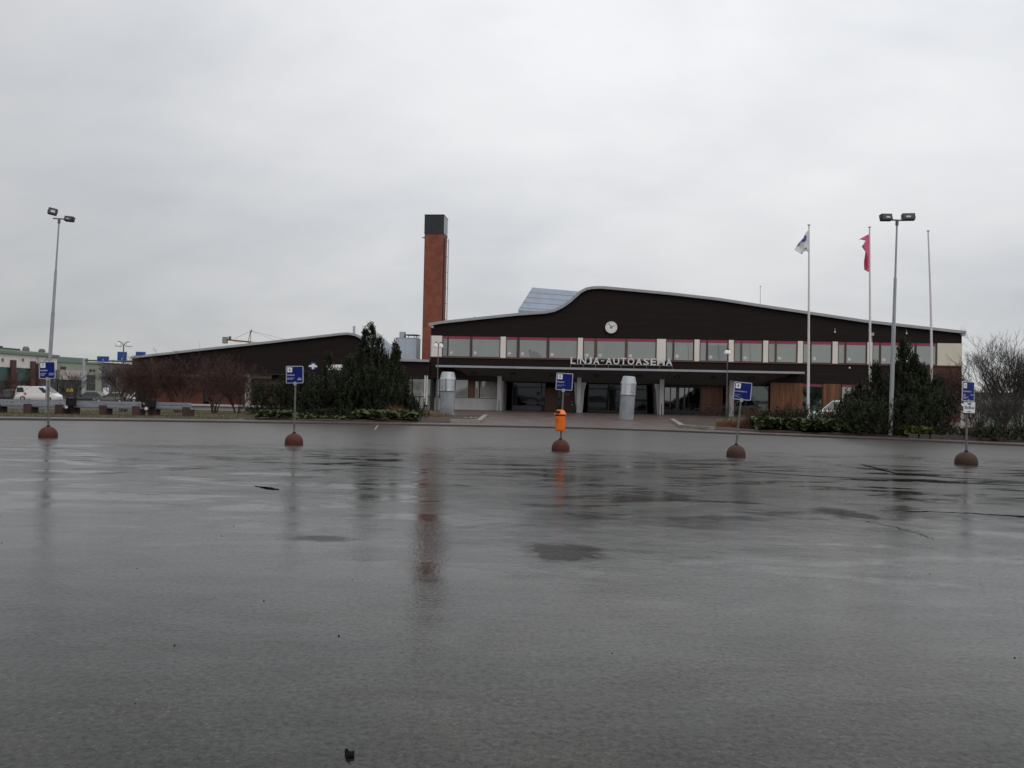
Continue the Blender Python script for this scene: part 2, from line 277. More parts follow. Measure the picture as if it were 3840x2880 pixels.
m_mallred = mat('mall_red_column', (0.075, 0.019, 0.018), 0.6, 0.3, 0.5)
m_mallgreen = mat('sage_render', (0.24, 0.27, 0.21), 0.8, 0.12, 0.3)
m_mallgreen2 = mat('grey_green_sheet', (0.15, 0.20, 0.17), 0.6, 0.12, 0.3)
m_mallpink = mat('pinkish_render', (0.42, 0.37, 0.35), 0.8, 0.12, 0.5)
m_mallgrey = mat('dark_grey_render', (0.13, 0.13, 0.14), 0.8, 0.12, 0.4)
m_treegreen = mat('dark_green_rooftop', (0.035, 0.095, 0.050), 0.8, 0.4, 0.5)
m_glzdark = mat('far_dark_glazing', (0.025, 0.032, 0.030), 0.25, 0.4, 0.4)
m_rsign = mat('road_sign_blue', (0.012, 0.060, 0.26), 0.4, 0.06)
m_cranered = mat('crane_red', (0.26, 0.05, 0.06), 0.6, 0.15)
m_craneyel = mat('crane_yellow', (0.55, 0.50, 0.25), 0.6, 0.1)
m_farwall = mat('pale_far_wall', (0.34, 0.35, 0.33), 0.85, 0.12, 0.6, stretch=(1, 1, 0.4))

# ------------------------------------------------------------------ mesh builder
class MB:
    def __init__(s): s.v = []; s.f = []
    def poly(s, pts):
        n = len(s.v); s.v += [tuple(p) for p in pts]; s.f.append(tuple(range(n, n+len(pts))))
    def box(s, x0, x1, y0, y1, z0, z1, M=None):
        c = [(x, y, z) for z in (z0, z1) for y in (y0, y1) for x in (x0, x1)]
        if M is not None: c = [tuple(M @ Vector(p)) for p in c]
        n = len(s.v); s.v += c
        s.f += [tuple(n+i for i in q) for q in ((0, 2, 3, 1), (4, 5, 7, 6), (0, 1, 5, 4), (2, 6, 7, 3), (0, 4, 6, 2), (1, 3, 7, 5))]
    def path(s, pts, rad, n=6, caps=True):
        pts = [Vector(p) for p in pts]
        if isinstance(rad, (int, float)): rad = [rad]*len(pts)
        b = len(s.v); prev = None
        for i, p in enumerate(pts):
            d = (pts[min(i+1, len(pts)-1)]-pts[max(i-1, 0)])
            if d.length < 1e-9: d = Vector((0, 0, 1))
            d.normalize()
            if prev is None:
                a = d.orthogonal().normalized()
            else:
                a = prev-d*prev.dot(d)
                a = a.normalized() if a.length > 1e-6 else d.orthogonal().normalized()
            prev = a; c = d.cross(a)
            for k in range(n):
                t = 2*math.pi*k/n; s.v.append(tuple(p+(a*math.cos(t)+c*math.sin(t))*rad[i]))
        for i in range(len(pts)-1):
            for k in range(n):
                s.f.append((b+i*n+k, b+i*n+(k+1) % n, b+(i+1)*n+(k+1) % n, b+(i+1)*n+k))
        if caps:
            s.f.append(tuple(b+k for k in reversed(range(n)))); e = b+(len(pts)-1)*n; s.f.append(tuple(e+k for k in range(n)))
    def tube(s, p0, p1, r0, r1=None, n=8, caps=True): s.path([p0, p1], [r0, r0 if r1 is None else r1], n, caps)
    def lathe(s, prof, n=20, c=(0, 0, 0), M=None):
        b = len(s.v)
        for r, z in prof:
            for k in range(n):
                t = 2*math.pi*k/n; p = Vector((c[0]+r*math.cos(t), c[1]+r*math.sin(t), c[2]+z))
                s.v.append(tuple(M @ p if M is not None else p))
        for i in range(len(prof)-1):
            for k in range(n): s.f.append((b+i*n+k, b+i*n+(k+1) % n, b+(i+1)*n+(k+1) % n, b+(i+1)*n+k))
        s.f.append(tuple(b+k for k in reversed(range(n)))); e = b+(len(prof)-1)*n; s.f.append(tuple(e+k for k in range(n)))
    def prism(s, pts2, y0, y1, M=None):
        """outline in (x, z), extruded along y"""
        area = sum(pts2[i][0]*pts2[(i+1) % len(pts2)][1]-pts2[(i+1) % len(pts2)][0]*pts2[i][1] for i in range(len(pts2)))
        if area < 0: pts2 = pts2[::-1]
        n = len(pts2); b = len(s.v)
        c = [(x, y0, z) for x, z in pts2]+[(x, y1, z) for x, z in pts2]
        if M is not None: c = [tuple(M @ Vector(p)) for p in c]
        s.v += c; s.f.append(tuple(b+i for i in range(n))); s.f.append(tuple(b+n+i for i in reversed(range(n))))
        for i in range(n): s.f.append((b+(i+1) % n, b+i, b+n+i, b+n+(i+1) % n))
    def ring(s, r0, r1, y0, y1, n=20, c=(0, 0)):
        b = len(s.v)
        for r, y in ((r0, y0), (r1, y0), (r1, y1), (r0, y1)):
            for k in range(n): t = 2*math.pi*k/n; s.v.append((c[0]+r*math.cos(t), y, c[1]+r*math.sin(t)))
        for j in range(4):
            for k in range(n): s.f.append((b+j*n+k, b+j*n+(k+1) % n, b+((j+1) % 4)*n+(k+1) % n, b+((j+1) % 4)*n+k))
    def build(s, name, m, parent=None, loc=(0, 0, 0), rot=(0, 0, 0), smooth=False):
        me = bpy.data.meshes.new(name); me.from_pydata(s.v, [], s.f); me.materials.append(m); me.update()
        if smooth: me.polygons.foreach_set('use_smooth', [True]*len(me.polygons))
        return link(name, me, parent, loc, rot)
def link(name, me, parent=None, loc=(0, 0, 0), rot=(0, 0, 0)):
    o = bpy.data.objects.new(name, me); col.objects.link(o); o.location = loc; o.rotation_euler = rot
    if parent is not None: o.parent = parent
    return o
def smooth_angle(o, deg=35):
    o.data.polygons.foreach_set('use_smooth', [True]*len(o.data.polygons)); o.data.set_sharp_from_angle(angle=R(deg)); return o
def thing(name, label, cat, loc=(0, 0, 0), rz=0.0, group=None):
    o = bpy.data.objects.new(name, None); col.objects.link(o); o.location = loc; o.rotation_euler = (0, 0, rz); o.empty_display_size = 0.3
    tag(o, label, cat, group); return o
def tag(o, label, cat, group=None):
    o['label'] = label; o['category'] = cat
    if group: o['group'] = group
    return o
def struct(o): o['kind'] = 'structure'; return o
def stuff(o, label=None):
    o['kind'] = 'stuff'
    if label: o['label'] = label
    return o
def dup(root, loc, rz, label=None):
    r = root.copy(); col.objects.link(r); r.location = loc; r.rotation_euler = (0, 0, rz)
    if label: r['label'] = label
    for ch in list(root.children):
        c = ch.copy(); col.objects.link(c); c.parent = r
        for g in list(ch.children):
            d = g.copy(); col.objects.link(d); d.parent = c
    return r
def sbox(name, m, parent, *a):
    b = MB(); b.box(*a); return b.build(name, m, parent)
def text(s, h, m, name, parent, loc, rot=(R(90), 0, 0), depth=0.002, width=None, bold=0.0, center=False):
    cu = bpy.data.curves.new('txt', 'FONT'); cu.body = s; cu.size = 1.0; cu.extrude = 0.01; cu.offset = bold; cu.resolution_u = 2
    to = bpy.data.objects.new('txt', cu); col.objects.link(to); bpy.context.view_layer.update()
    me = bpy.data.meshes.new_from_object(to.evaluated_get(bpy.context.evaluated_depsgraph_get()))
    bpy.data.objects.remove(to); bpy.data.curves.remove(cu)
    xs = [v.co.x for v in me.vertices]; ys = [v.co.y for v in me.vertices]
    x0, x1, y0, y1 = min(xs), max(xs), min(ys), max(ys)
    sy = h/(y1-y0); sx = sy if width is None else width/(x1-x0)
    for v in me.vertices:
        v.co.x = (v.co.x-(x0 if not center else (x0+x1)/2))*sx; v.co.y = (v.co.y-y0)*sy; v.co.z = v.co.z/0.01*depth
    me.materials.clear(); me.materials.append(m); me.name = name
    return link(name, me, parent, loc, rot)

# ------------------------------------------------------------------ ground
KERB = [(-140, -30), (-70, 10), (-45, 25.5), (-33, 31.8), (-22.85, 35.96), (-19.08, 37.3), (-14.1, 38.3), (-8, 39.4), (-2.87, 40.1), (2, 40.35), (4.48, 40.1), (7.5, 39.2), (12.17, 37.3), (16.22, 35.3), (20.71, 32.46), (32, 25.5), (50, 13), (90, -20)]
def kerb_y(x):
    for (a, b), (c, d) in zip(KERB, KERB[1:]):
        if a <= x <= c: return b+(d-b)*(x-a)/(c-a)
    return KERB[-1][1]
b = MB(); b.poly([(-2500, -2500, -0.95), (2500, -2500, -0.95), (2500, 2500, -0.95), (-2500, 2500, -0.95)])
struct(b.build('far_ground', m_far))
b = MB()
xs = [KERB[0][0]+(KERB[-1][0]-KERB[0][0])*i/120 for i in range(121)]
for xa, xb in zip(xs, xs[1:]):
    if True:
        b.poly([(xa, -150, 0), (xb, -150, 0), (xb, kerb_y(xb)+0.05, 0), (xa, kerb_y(xa)+0.05, 0)])
struct(b.build('asphalt_lot', m_lot))
def ribbon(pts, w, z0, z1):
    """a solid band following pts, w wide to the left of its course"""
    b = MB(); P = [Vector((x, y, 0)) for x, y in pts]; off = []
    for i, p in enumerate(P):
        d = (P[min(i+1, len(P)-1)]-P[max(i-1, 0)]).normalized(); off.append(p+Vector((-d.y, d.x, 0))*w)
    for i in range(len(P)-1):
        a, c, e, g = P[i], P[i+1], off[i+1], off[i]
        q = lambda p, z: (p.x, p.y, z)
        b.poly([q(a, z1), q(c, z1), q(e, z1), q(g, z1)]); b.poly([q(a, z0), q(c, z0), q(c, z1), q(a, z1)]); b.poly([q(g, z1), q(e, z1), q(e, z0), q(g, z0)])
    return b
kp = []
for (a0, a1), (c0, c1) in zip(KERB, KERB[1:]):
    n = max(2, int(abs(c0-a0)/1.0)); kp += [(a0+(c0-a0)*i/n, a1+(c1-a1)*i/n) for i in range(n)]
kp.append(KERB[-1])
# kerb: single granite stones with open joints
kerb = struct(ribbon([(x, y+0.03) for x, y in kp], 0.12, -0.02, 0.055).build('kerb', m_kerb))
acc = []; lens = 0.0
seq = [Vector((x, y, 0)) for x, y in kp if -34 < x < 30]
stone = MB(); stone.box(0.006, 0.994, 0, 0.16, -0.03, 0.082); sme = None
for p, q in zip(seq, seq[1:]):
    d = q-p
    if sme is None:
        o = stone.build('kerb_stone', m_kerb, kerb); sme = o.data
    else: o = link('kerb_stone', sme, kerb)
    o.location = (p.x, p.y, rnd.uniform(-0.004, 0.004)); o.rotation_euler = (0, rnd.uniform(-0.003, 0.003), math.atan2(d.y, d.x)); o.scale = (d.length, 1, 1)
def sheet(name, m, inside, x0, x1, y0, y1, step, dz, ylo=None):
    b = MB(); nx = int((x1-x0)/step); ny = int((y1-y0)/step); idx = {}
    def vid(i, j):
        if (i, j) not in idx:
            x = x0+i*step; y = y0+j*step
            if ylo: y = ylo(x)+(y1-ylo(x))*(j/ny)**1.6
            idx[i, j] = len(b.v); b.v.append((x, y, gz(x, y)+dz))
        return idx[i, j]
    for i in range(nx):
        for j in range(ny):
            x = x0+(i+.5)*step; y = y0+(j+.5)*step
            if inside is None or inside(x, y): b.f.append((vid(i, j), vid(i+1, j), vid(i+1, j+1), vid(i, j+1)))
    return b.build(name, m)
struct(sheet('pavement', m_pave, None, -120, 80, 0, 220, 2.0, -0.004, lambda x: kerb_y(x)+0.13))
def polysheet(name, m, pts, dz, step=0.8, crown=0.0):
    """a ground patch inside an outline, following the land, its edge cut exactly on the outline"""
    import bmesh
    bm = bmesh.new(); vs_ = [bm.verts.new((x, y, 0)) for x, y in pts]; bm.faces.new(vs_); bmesh.ops.triangulate(bm, faces=bm.faces[:])
    for k in range(7):
        es = [e for e in bm.edges if e.calc_length() > step]
        if not es: break
        bmesh.ops.subdivide_edges(bm, edges=es, cuts=1); bmesh.ops.triangulate(bm, faces=[f for f in bm.faces if len(f.verts) > 3])
    bd = {v for e in bm.edges if e.is_boundary for v in e.verts}
    for v in bm.verts:
        v.co.z = gz(v.co.x, v.co.y)+dz+(0 if v in bd else crown*(0.5+mnoise.noise((v.co.x*0.8, v.co.y*0.8, 0))))
    me = bpy.data.meshes.new(name); bm.to_mesh(me); bm.free(); me.materials.append(m); return link(name, me)
OFF = 2.6
lawn_pts = [(-60, kerb_y(-60)+5), (-45, kerb_y(-45)+2.4), (-33, kerb_y(-33)+OFF), (-22.8, kerb_y(-22.8)+OFF), (-14.3, kerb_y(-14.3)+OFF), (-14.0, 60), (-14.0, 77), (-60, 81)]
struct(polysheet('lawn', m_lawn, lawn_pts, 0.012, 1.2, 0.02))
bedL = [(-13.8, 41.1), (-8.5, 41.7), (-4.5, 42.5), (-1.75, 43.9), (-1.75, 55.6), (-6, 57.5), (-13.8, 60)]
bedR = [(9.1, 42.9), (9.9, 41.2), (11.8, 40.1), (14.1, 38.9), (16.4, 37.7), (19.1, 36.2), (24, 33), (32, 28), (36, 40), (32, 52), (24, 57), (15.7, 60), (10.9, 54.4)]
struct(polysheet('left_planting_bed', m_soil, bedL, 0.02, 0.7, 0.10)); struct(polysheet('right_planting_bed', m_soil, bedR, 0.02, 0.7, 0.10))
struct(polysheet('street', m_street, [(-110, 86), (-16, 86), (-16, 116), (-110, 116)], 0.02, 3.0))
# edging stones at the tips of the two beds
edge_me = None
def edging(pts, group):
    global edge_me
    for (ax, ay), (bx, by) in zip(pts, pts[1:]):
        d = Vector((bx-ax, by-ay)); n = max(1, round(d.length/1.0)); a = math.atan2(d.y, d.x)
        for i in range(n):
            if edge_me is None:
                mb = MB(); mb.box(-0.495, 0.495, -0.14, 0.14, -0.05, 0.17); edge_me = mb.build('x', m_stone); me = edge_me.data; bpy.data.objects.remove(edge_me); edge_me = me
            o = link('edging_stone', edge_me, group); o.location = (ax+d.x*(i+.5)/n, ay+d.y*(i+.5)/n, gz(ax, ay)+rnd.uniform(-0.012, 0.012)); o.rotation_euler = (rnd.uniform(-.01, .01), rnd.uniform(-.012, .012), a+rnd.uniform(-.01, .01)); o.scale = (d.length/n, 1, 1)
eL = thing('bed_edging', 'pale concrete edging round the tip of the bed beside the left silver vent', 'edging', (0, 0, 0), group='edging of the planting beds')
edging([(-3.3, 43.1), (-1.75, 43.9), (-1.75, 55.6)], eL)
eR = thing('bed_edging', 'pale concrete edging round the bare tip of the bed by the sign reading KEMIJÄRVI', 'edging', (0, 0, 0), group='edging of the planting beds')
edging([(10.9, 54.4), (9.1, 42.9), (10.3, 40.95)], eR)
# worn asphalt: dark patch, seams
def blob(name, pts, z=0.004):
    q = []
    for i in range(len(pts)):
        a, c = Vector(pts[i]), Vector(pts[(i+1) % len(pts)])
        for k in range(7): p = a.lerp(c, k/7); q.append((p.x+rnd.uniform(-.02, .02), p.y+rnd.uniform(-.03, .03)))
    b = MB(); b.poly([(x, y, z) for x, y in q]); return struct(b.build(name, m_tar))
def gpts(l, z=0.0): return [tuple(gnd(u, v, z).xy) for u, v in l]
b = MB(); b.poly([(*gnd(1860+x/3.687, 1620+y/3.687).xy, .004) for x, y in ((445, 590), (545, 575), (700, 577), (880, 587), (1090, 594), (1200, 612), (1100, 625), (1000, 632), (880, 633), (720, 629), (560, 606))][::-1])
struct(b.build('puddle', mat('puddle_water', (0.012, 0.011, 0.010), 0.12, 0.1, spec=0.10)))
b = MB(); b.poly([(*gnd(u, v).xy, .004) for u, v in ((1403, 1611), (1409, 1611), (1421, 1592), (1415, 1592))]); struct(b.build('road_marking', mat('worn_paint', (0.20, 0.19, 0.18), 0.7, 0.4, 12)))
blob('dark_patch', gpts([(945, 1822), (1000, 1826), (1046, 1834), (1050, 1837), (1020, 1838), (990, 1833)]))  # matt near-black patch on the lot
def seam(pts, wd):
    P = [gnd(u, v) for u, v in pts]; b = MB(); Q = []
    for i in range(len(P)-1):
        for k in range(6):
            t = k/6; p = P[i].lerp(P[i+1], t); q = p+Vector((rnd.uniform(-.03, .03), rnd.uniform(-.06, .06), 0)); Q.append(q)
    Q.append(P[-1])
    for i in range(len(Q)-1):
        d = (Q[i+1]-Q[i]).normalized(); nrm = Vector((-d.y, d.x, 0)); w0 = wd*(0.5+rnd.random()); 
        b.poly([(*(Q[i]-nrm*w0).xy, 0.005), (*(Q[i+1]-nrm*w0).xy, 0.005), (*(Q[i+1]+nrm*w0).xy, 0.005), (*(Q[i]+nrm*w0).xy, 0.005)])
    return struct(b.build('asphalt_seam', m_tar))
seam([(3230, 1950), (3330, 1972), (3440, 1998), (3500, 2022)], 0.007)
seam([(3300, 1914), (3480, 1918), (3640, 1926), (3740, 1931)], 0.022)
seam([(3740, 1931), (3850, 1938)], 0.06)
seam([(2730, 1762), (2980, 1782), (3250, 1796), (3500, 1805), (3850, 1822)], 0.035)
seam([(3230, 1742), (3360, 1776), (3560, 1792), (3720, 1798)], 0.05)
# scraps lying on the wet lot
LP = [(1116, 1190), (1132, 1150), (1168, 1180), (1225, 1188), (1272, 1218), (1316, 1225), (1309, 1295), (1255, 1283), (1216, 1300), (1160, 1306), (1146, 1280), (1133, 1216)]
lp = [gnd(1080+x/5.27, 2600+y/5.27) for x, y in LP]; lc = sum(lp, Vector())/len(lp); b = MB(); n = len(lp)
b.v = [tuple(p-lc+Vector((0, 0, .005+.012*(i % 3)/2))) for i, p in enumerate(lp)]+[(0, 0, .016)]+[tuple((p-lc)*.97+Vector((0, 0, .001))) for p in lp]
b.f = [(i, (i+1) % n, n) for i in range(n)]+[(i, n+1+i, n+1+(i+1) % n, (i+1) % n) for i in range(n)]
o = b.build('dead_leaf', mat('dead_leaf_brown', (0.010, 0.007, 0.005), 0.9, 0.3, 60, spec=0.05)); o.location = (lc.x, lc.y, 0.003); tag(o, 'curled dark dead leaf alone on the wet asphalt nearest the viewer', 'leaf')
b = MB()
for k in range(60):
    x, y = rnd.uniform(-7, 8), rnd.uniform(3.2, 13); r = rnd.uniform(.003, .0075)
    b.lathe([(r*.8, 0), (r, r*.4), (r*.5, r*.9)], 6, (x, y, 0.0))
stuff(b.build('grit', m_dk), 'dark bits of grit and leaf scattered over the wet asphalt')

# ------------------------------------------------------------------ bus station, two storeys
TH = math.atan(-0.0965); F = Facade(0, 76, TH)
G0 = 0.0
bs = thing('bus_station', 'long two-storey bus station with dark boards, wavy roof edge and LINJA-AUTOASEMA lettering', 'bus station', (0, 76, 0), TH)
ROOF = [(-8.1, 8.32), (-6.74, 8.56), (0.4, 9.40), (3.0, 9.61), (3.8, 9.78), (4.53, 10.14), (5.2, 10.62), (5.75, 11.12), (6.2, 11.55), (6.8, 11.86), (7.3, 11.96), (7.8, 12.0), (8.4, 12.0), (9.2, 11.94), (14.55, 11.49), (18.95, 11.02), (23.95, 10.29), (31.99, 9.16), (40.74, 8.26)]
def prof(P, x):
    for (a, b_), (c, d) in zip(P, P[1:]):
        if a <= x <= c: return b_+(d-b_)*(x-a)/(c-a)
    return P[0][1] if x < P[0][0] else P[-1][1]
def band(P, th, y0, y1):
    b = MB(); up = []; dn = []
    for i, (x, z) in enumerate(P):
        a = P[max(i-1, 0)]; c = P[min(i+1, len(P)-1)]; d = Vector((c[0]-a[0], c[1]-a[1])).normalized(); up.append((x, z)); dn.append((x+d.y*th, z-d.x*th))
    for i in range(len(P)-1):
        b.prism([up[i], up[i+1], dn[i+1], dn[i]], y0, y1)
    return b
def inset(P, th):
    out = []
    for i, (x, z) in enumerate(P):
        a = P[max(i-1, 0)]; c = P[min(i+1, len(P)-1)]; d = Vector((c[0]-a[0], c[1]-a[1])).normalized(); out.append((x+d.y*th, z-d.x*th))
    return out
band(ROOF, 0.25, -0.30, 0.0).build('roof_edge', m_fascia, bs)
band([(x, z-0.02) for x, z in ROOF], 0.2, 0.0, 15.0).build('roof', m_roofmetal, bs)
b = MB(); b.prism([(-8.02, 8.05), (-7.6, 8.1), (-7.6, 7.86), (-7.75, 7.86)], -0.30, 0.0); b.build('eaves_end', m_fascia, bs); b = MB(); b.prism([(40.35, 8.0), (40.7, 7.98), (40.6, 7.80), (40.35, 7.86)], -0.30, 0.0); b.build('eaves_end', m_fascia, bs)
# walls behind the boards
UND = inset(ROOF, 0.24)
b = MB()
for (xa, za), (xb, zb) in zip(UND, UND[1:]): b.prism([(max(xa, -7.9), 7.15), (min(xb, 40.5), 7.15), (min(xb, 40.5), zb), (max(xa, -7.9), za)], 0.02, 0.25)
b.build('upper_wall', m_black, bs)
b = MB(); b.box(-7.9, 40.5, 0.30, 0.5, 3.3, 7.15); b.box(-7.9, -7.7, 0.3, 14.8, 0, 8.2); b.box(40.3, 40.5, 0.3, 14.8, 0, 8.0); b.box(-7.9, 40.5, 14.6, 14.8, 0, 8.0); b.build('shell_wall', m_black, bs)
def boards(P, zlo, x0, x1, y, step=0.105, xs_extra=(), dx=0.6, zhi=None):
    """lapped horizontal boards cut to the roof line: each board leans out at its foot"""
    b = MB(); xs = sorted(set([x0, x1]+[x for x, _ in P if x0 < x < x1]+[x0+(x1-x0)*i/max(1, int((x1-x0)/dx)) for i in range(int((x1-x0)/dx)+1)]))
    top = max(z for _, z in P) if zhi is None else zhi; z = zlo; k = 0
    while z < top:
        z2 = min(z+step-0.004, top); j = rnd.uniform(-.003, .003)
        for xa, xb in zip(xs, xs[1:]):
            ta, tb = (prof(P, xa), prof(P, xb)) if zhi is None else (top, top)
            if ta <= z+0.003 and tb <= z+0.003: continue
            za, zb = max(z, min(z2, ta)), max(z, min(z2, tb))
            b.poly([(xa, y-0.024+j, z), (xb, y-0.024+j, z), (xb, y-0.006, zb), (xa, y-0.006, za)]); b.poly([(xa, y+.01, z), (xb, y+.01, z), (xb, y-0.024+j, z), (xa, y-0.024+j, z)])
        z += step
    return b
stuff(boards(UND, 7.15, -7.85, 40.45, 0.0).build('upper_cladding', m_clad, bs))
stuff(boards([(0, 0)], 4.20, -7.85, 26.7, 0.0, zhi=5.06).build('middle_cladding', m_clad, bs))
stuff(boards([(0, 0)], 3.36, 26.7, 34.6, 0.0, zhi=5.06).build('middle_cladding', m_clad, bs))
b = MB(); b.box(-7.95, 40.5, -0.10, 0.30, 5.06, 5.15); b.build('window_sill', m_sill, bs)
# upper windows
PIL = [(-7.8, -6.78), (-1.17, -0.66), (6.13, 6.6), (13.45, 14.28), (16.89, 17.35), (20.0, 20.45), (23.1, 23.54), (26.18, 26.64), (29.26, 29.72), (32.31, 32.75), (35.38, 35.84)]
for a, c in PIL: sbox('white_pilaster', m_white, bs, a, c, -0.09, 0.28, 5.152, 7.148)
sbox('cream_panel', m_cream, bs, 38.38, 40.5, -0.09, 0.28, 5.152, 7.148); sbox('corner_post', m_roofmetal, bs, -7.9, -7.803, -0.06, 0.28, 5.152, 7.148)
MODS = [[-6.70, -6.30, -6.15, -4.12, -3.86, -1.27], [-0.58, 0.36, 0.66, 3.18, 3.47, 6.03], [6.72, 7.66, 7.95, 10.5, 10.78, 13.32]]
MODS += [[a+0.10, a+0.60, a+0.80, c-0.12] for (_, a), (c, _) in zip(PIL[3:], PIL[4:]+[(38.38, 0)])]
BL = {0: [m_blind3, m_blind, m_blind], 1: [m_blind2, m_blind2, m_blind2], 2: [m_blind2, m_blind, m_blind], 3: [m_blind2, m_blind], 4: [m_blind2, m_blind3], 5: [m_blind3, m_blind], 6: [m_blind2, m_blind], 7: [m_blind, m_blind], 8: [m_blind, m_blind], 9: [m_blind2, m_blind], 10: [m_blind, m_blind]}
EDG = list(zip([c for _, c in PIL], [a for a, _ in PIL[1:]]+[38.38]))
for k, M_ in enumerate(MODS):
    x0, x1 = EDG[k]
    fr = MB(); xs = [x0]+M_+[x1]
    for i in range(0, len(xs), 2): fr.box(xs[i]+.001, xs[i+1]-.001, 0.02, 0.20, 5.152, 7.148)
    fr.box(x0+.001, x1-.001, 0.03, 0.20, 5.152, 5.22); fr.box(x0+.001, x1-.001, 0.03, 0.20, 7.10, 7.148)
    wn = fr.build('window', m_frame if k not in (2, 5, 6) else m_post, bs)
    for i in range(0, len(M_), 2):
        a, c = M_[i], M_[i+1]
        sbox('pane', m_glass, wn, a, c, 0.045, 0.051, 5.22, 7.10)
        sbox('blind', BL[k][i//2], wn, a-.001, c+.001, 0.075, 0.10, 5.215, 7.105)
        sbox('pink_strip', m_pink, wn, a, c, 0.004, 0.016, 6.87, 7.13)
        if c-a > 0.75:
            sr = MB(); cx_, cz_ = a+0.27 if k < 3 else a+0.25, 5.55+rnd.uniform(-.02, .03); sr.ring(0.062, 0.135, 0.034, 0.042, 18, (cx_, cz_)); sr.box(cx_-.035, cx_+.035, 0.034, 0.042, cz_-.028, cz_+.03); sr.build('sticker', m_sticker, wn)
    if k == 4: sbox('rolled_blind', m_blind, wn, M_[2]+.01, M_[3]-.01, 0.055, 0.07, 6.62, 6.86)
    if k == 1:
        q = [(660, 1040), (700, 1160), (720, 1310), (1190, 1330), (1240, 1300), (1190, 1250), (1150, 1190), (1060, 1130), (980, 1095), (880, 1080), (805, 1080), (790, 1010), (755, 965), (715, 1010), (700, 1040)]
        sh = MB(); sh.prism([F.px(1920+x/11.06, 1220+y/11.06) for x, y in q], 0.055, 0.07); sh.build('blind_shadow', m_blindshadow, wn)  # dark sheet cut to the shadow of a broken blind
# canopy and sloping soffit
b = MB(); b.box(-7.05, 26.45, -1.5, -1.38, 4.11, 4.30); b.build('canopy_edge', m_fascia, bs)
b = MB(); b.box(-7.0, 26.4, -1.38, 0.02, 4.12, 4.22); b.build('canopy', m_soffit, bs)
def soff(x0, x1, zb, y1):  return [(x0, x1, zb, y1)]
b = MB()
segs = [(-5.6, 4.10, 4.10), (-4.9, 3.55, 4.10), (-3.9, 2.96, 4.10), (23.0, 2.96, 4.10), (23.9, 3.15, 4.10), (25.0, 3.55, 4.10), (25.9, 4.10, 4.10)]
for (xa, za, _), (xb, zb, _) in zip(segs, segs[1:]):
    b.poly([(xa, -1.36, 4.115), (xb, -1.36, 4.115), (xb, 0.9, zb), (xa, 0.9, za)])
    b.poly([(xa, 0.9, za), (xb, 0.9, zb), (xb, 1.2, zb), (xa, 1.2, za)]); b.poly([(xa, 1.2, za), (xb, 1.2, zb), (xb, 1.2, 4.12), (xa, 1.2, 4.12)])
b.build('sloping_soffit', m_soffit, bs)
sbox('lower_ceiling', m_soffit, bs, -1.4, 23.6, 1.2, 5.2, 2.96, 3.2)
sbox('wall_head', m_clad, bs, -7.85, -1.4, 0.06, 1.7, 3.05, 4.19); sbox('wall_head', m_clad, bs, 23.6, 26.7, 0.06, 0.3, 3.34, 4.19)
for x in (-3.6, 0.1, 4.5 if False else 3.9, 7.9, 11.9, 15.3, 18.6, 22.0):
    lb = MB(); tt = 0.55; z_ = 4.115-(4.115-2.96)*(-0.5+1.36)/2.26
    Mx = Matrix.Translation((x, -0.5, z_)) @ Matrix.Rotation(math.atan2(-1.155, 2.26), 4, 'X')
    lb.lathe([(0.30, 0.0), (0.30, -0.03), (0.22, -0.045), (0.12, -0.05)], 14, M=Mx); ll = lb.build('soffit_lamp', m_inter, bs)
    lb = MB(); lb.lathe([(0.11, -0.045), (0.09, -0.075), (0.03, -0.085)], 12, M=Mx); lb.build('lamp_glass', m_soffit, ll)
# pillars with flaring side walls
for i, x in enumerate((-1.4, 6.13, 13.80, 20.15)):
    pb = MB(); pb.box(x, x+0.40, 0.0, 0.35, 0.0, 3.9); pl = pb.build('pillar', m_concrete, bs)
    s = 1 if i < 2 else -1; xx = x+0.4 if s > 0 else x
    fb = MB()
    if i < 3:
        fl = [(xx, 0.02), (xx+s*0.14, 0.02), (xx+s*0.30, 2.2), (xx+s*0.48, 2.97), (xx, 2.97)]
        if i == 0: fl = [(xx, 0.02), (xx+0.05, 0.02), (xx+0.12, 2.97), (xx, 2.97)]
        fb.prism(fl, 0.36, 4.4)
        if i == 1: fb.prism([(x, 0.02), (x-.03, 0.02), (x-.3, 2.97), (x, 2.97)], 0.36, 4.4)
    else: fb.prism([(x, 0.02), (x+.4, 0.02), (x+.4, 2.97), (x, 2.97)], 0.36, 2.0)
    fb.build('pillar_wall', m_concrete, pl)
    if i in (0, 2): sbox('drain_slot', m_dk, pl, x+.17, x+.25, -0.004, 0.02, 0.1, 1.1)
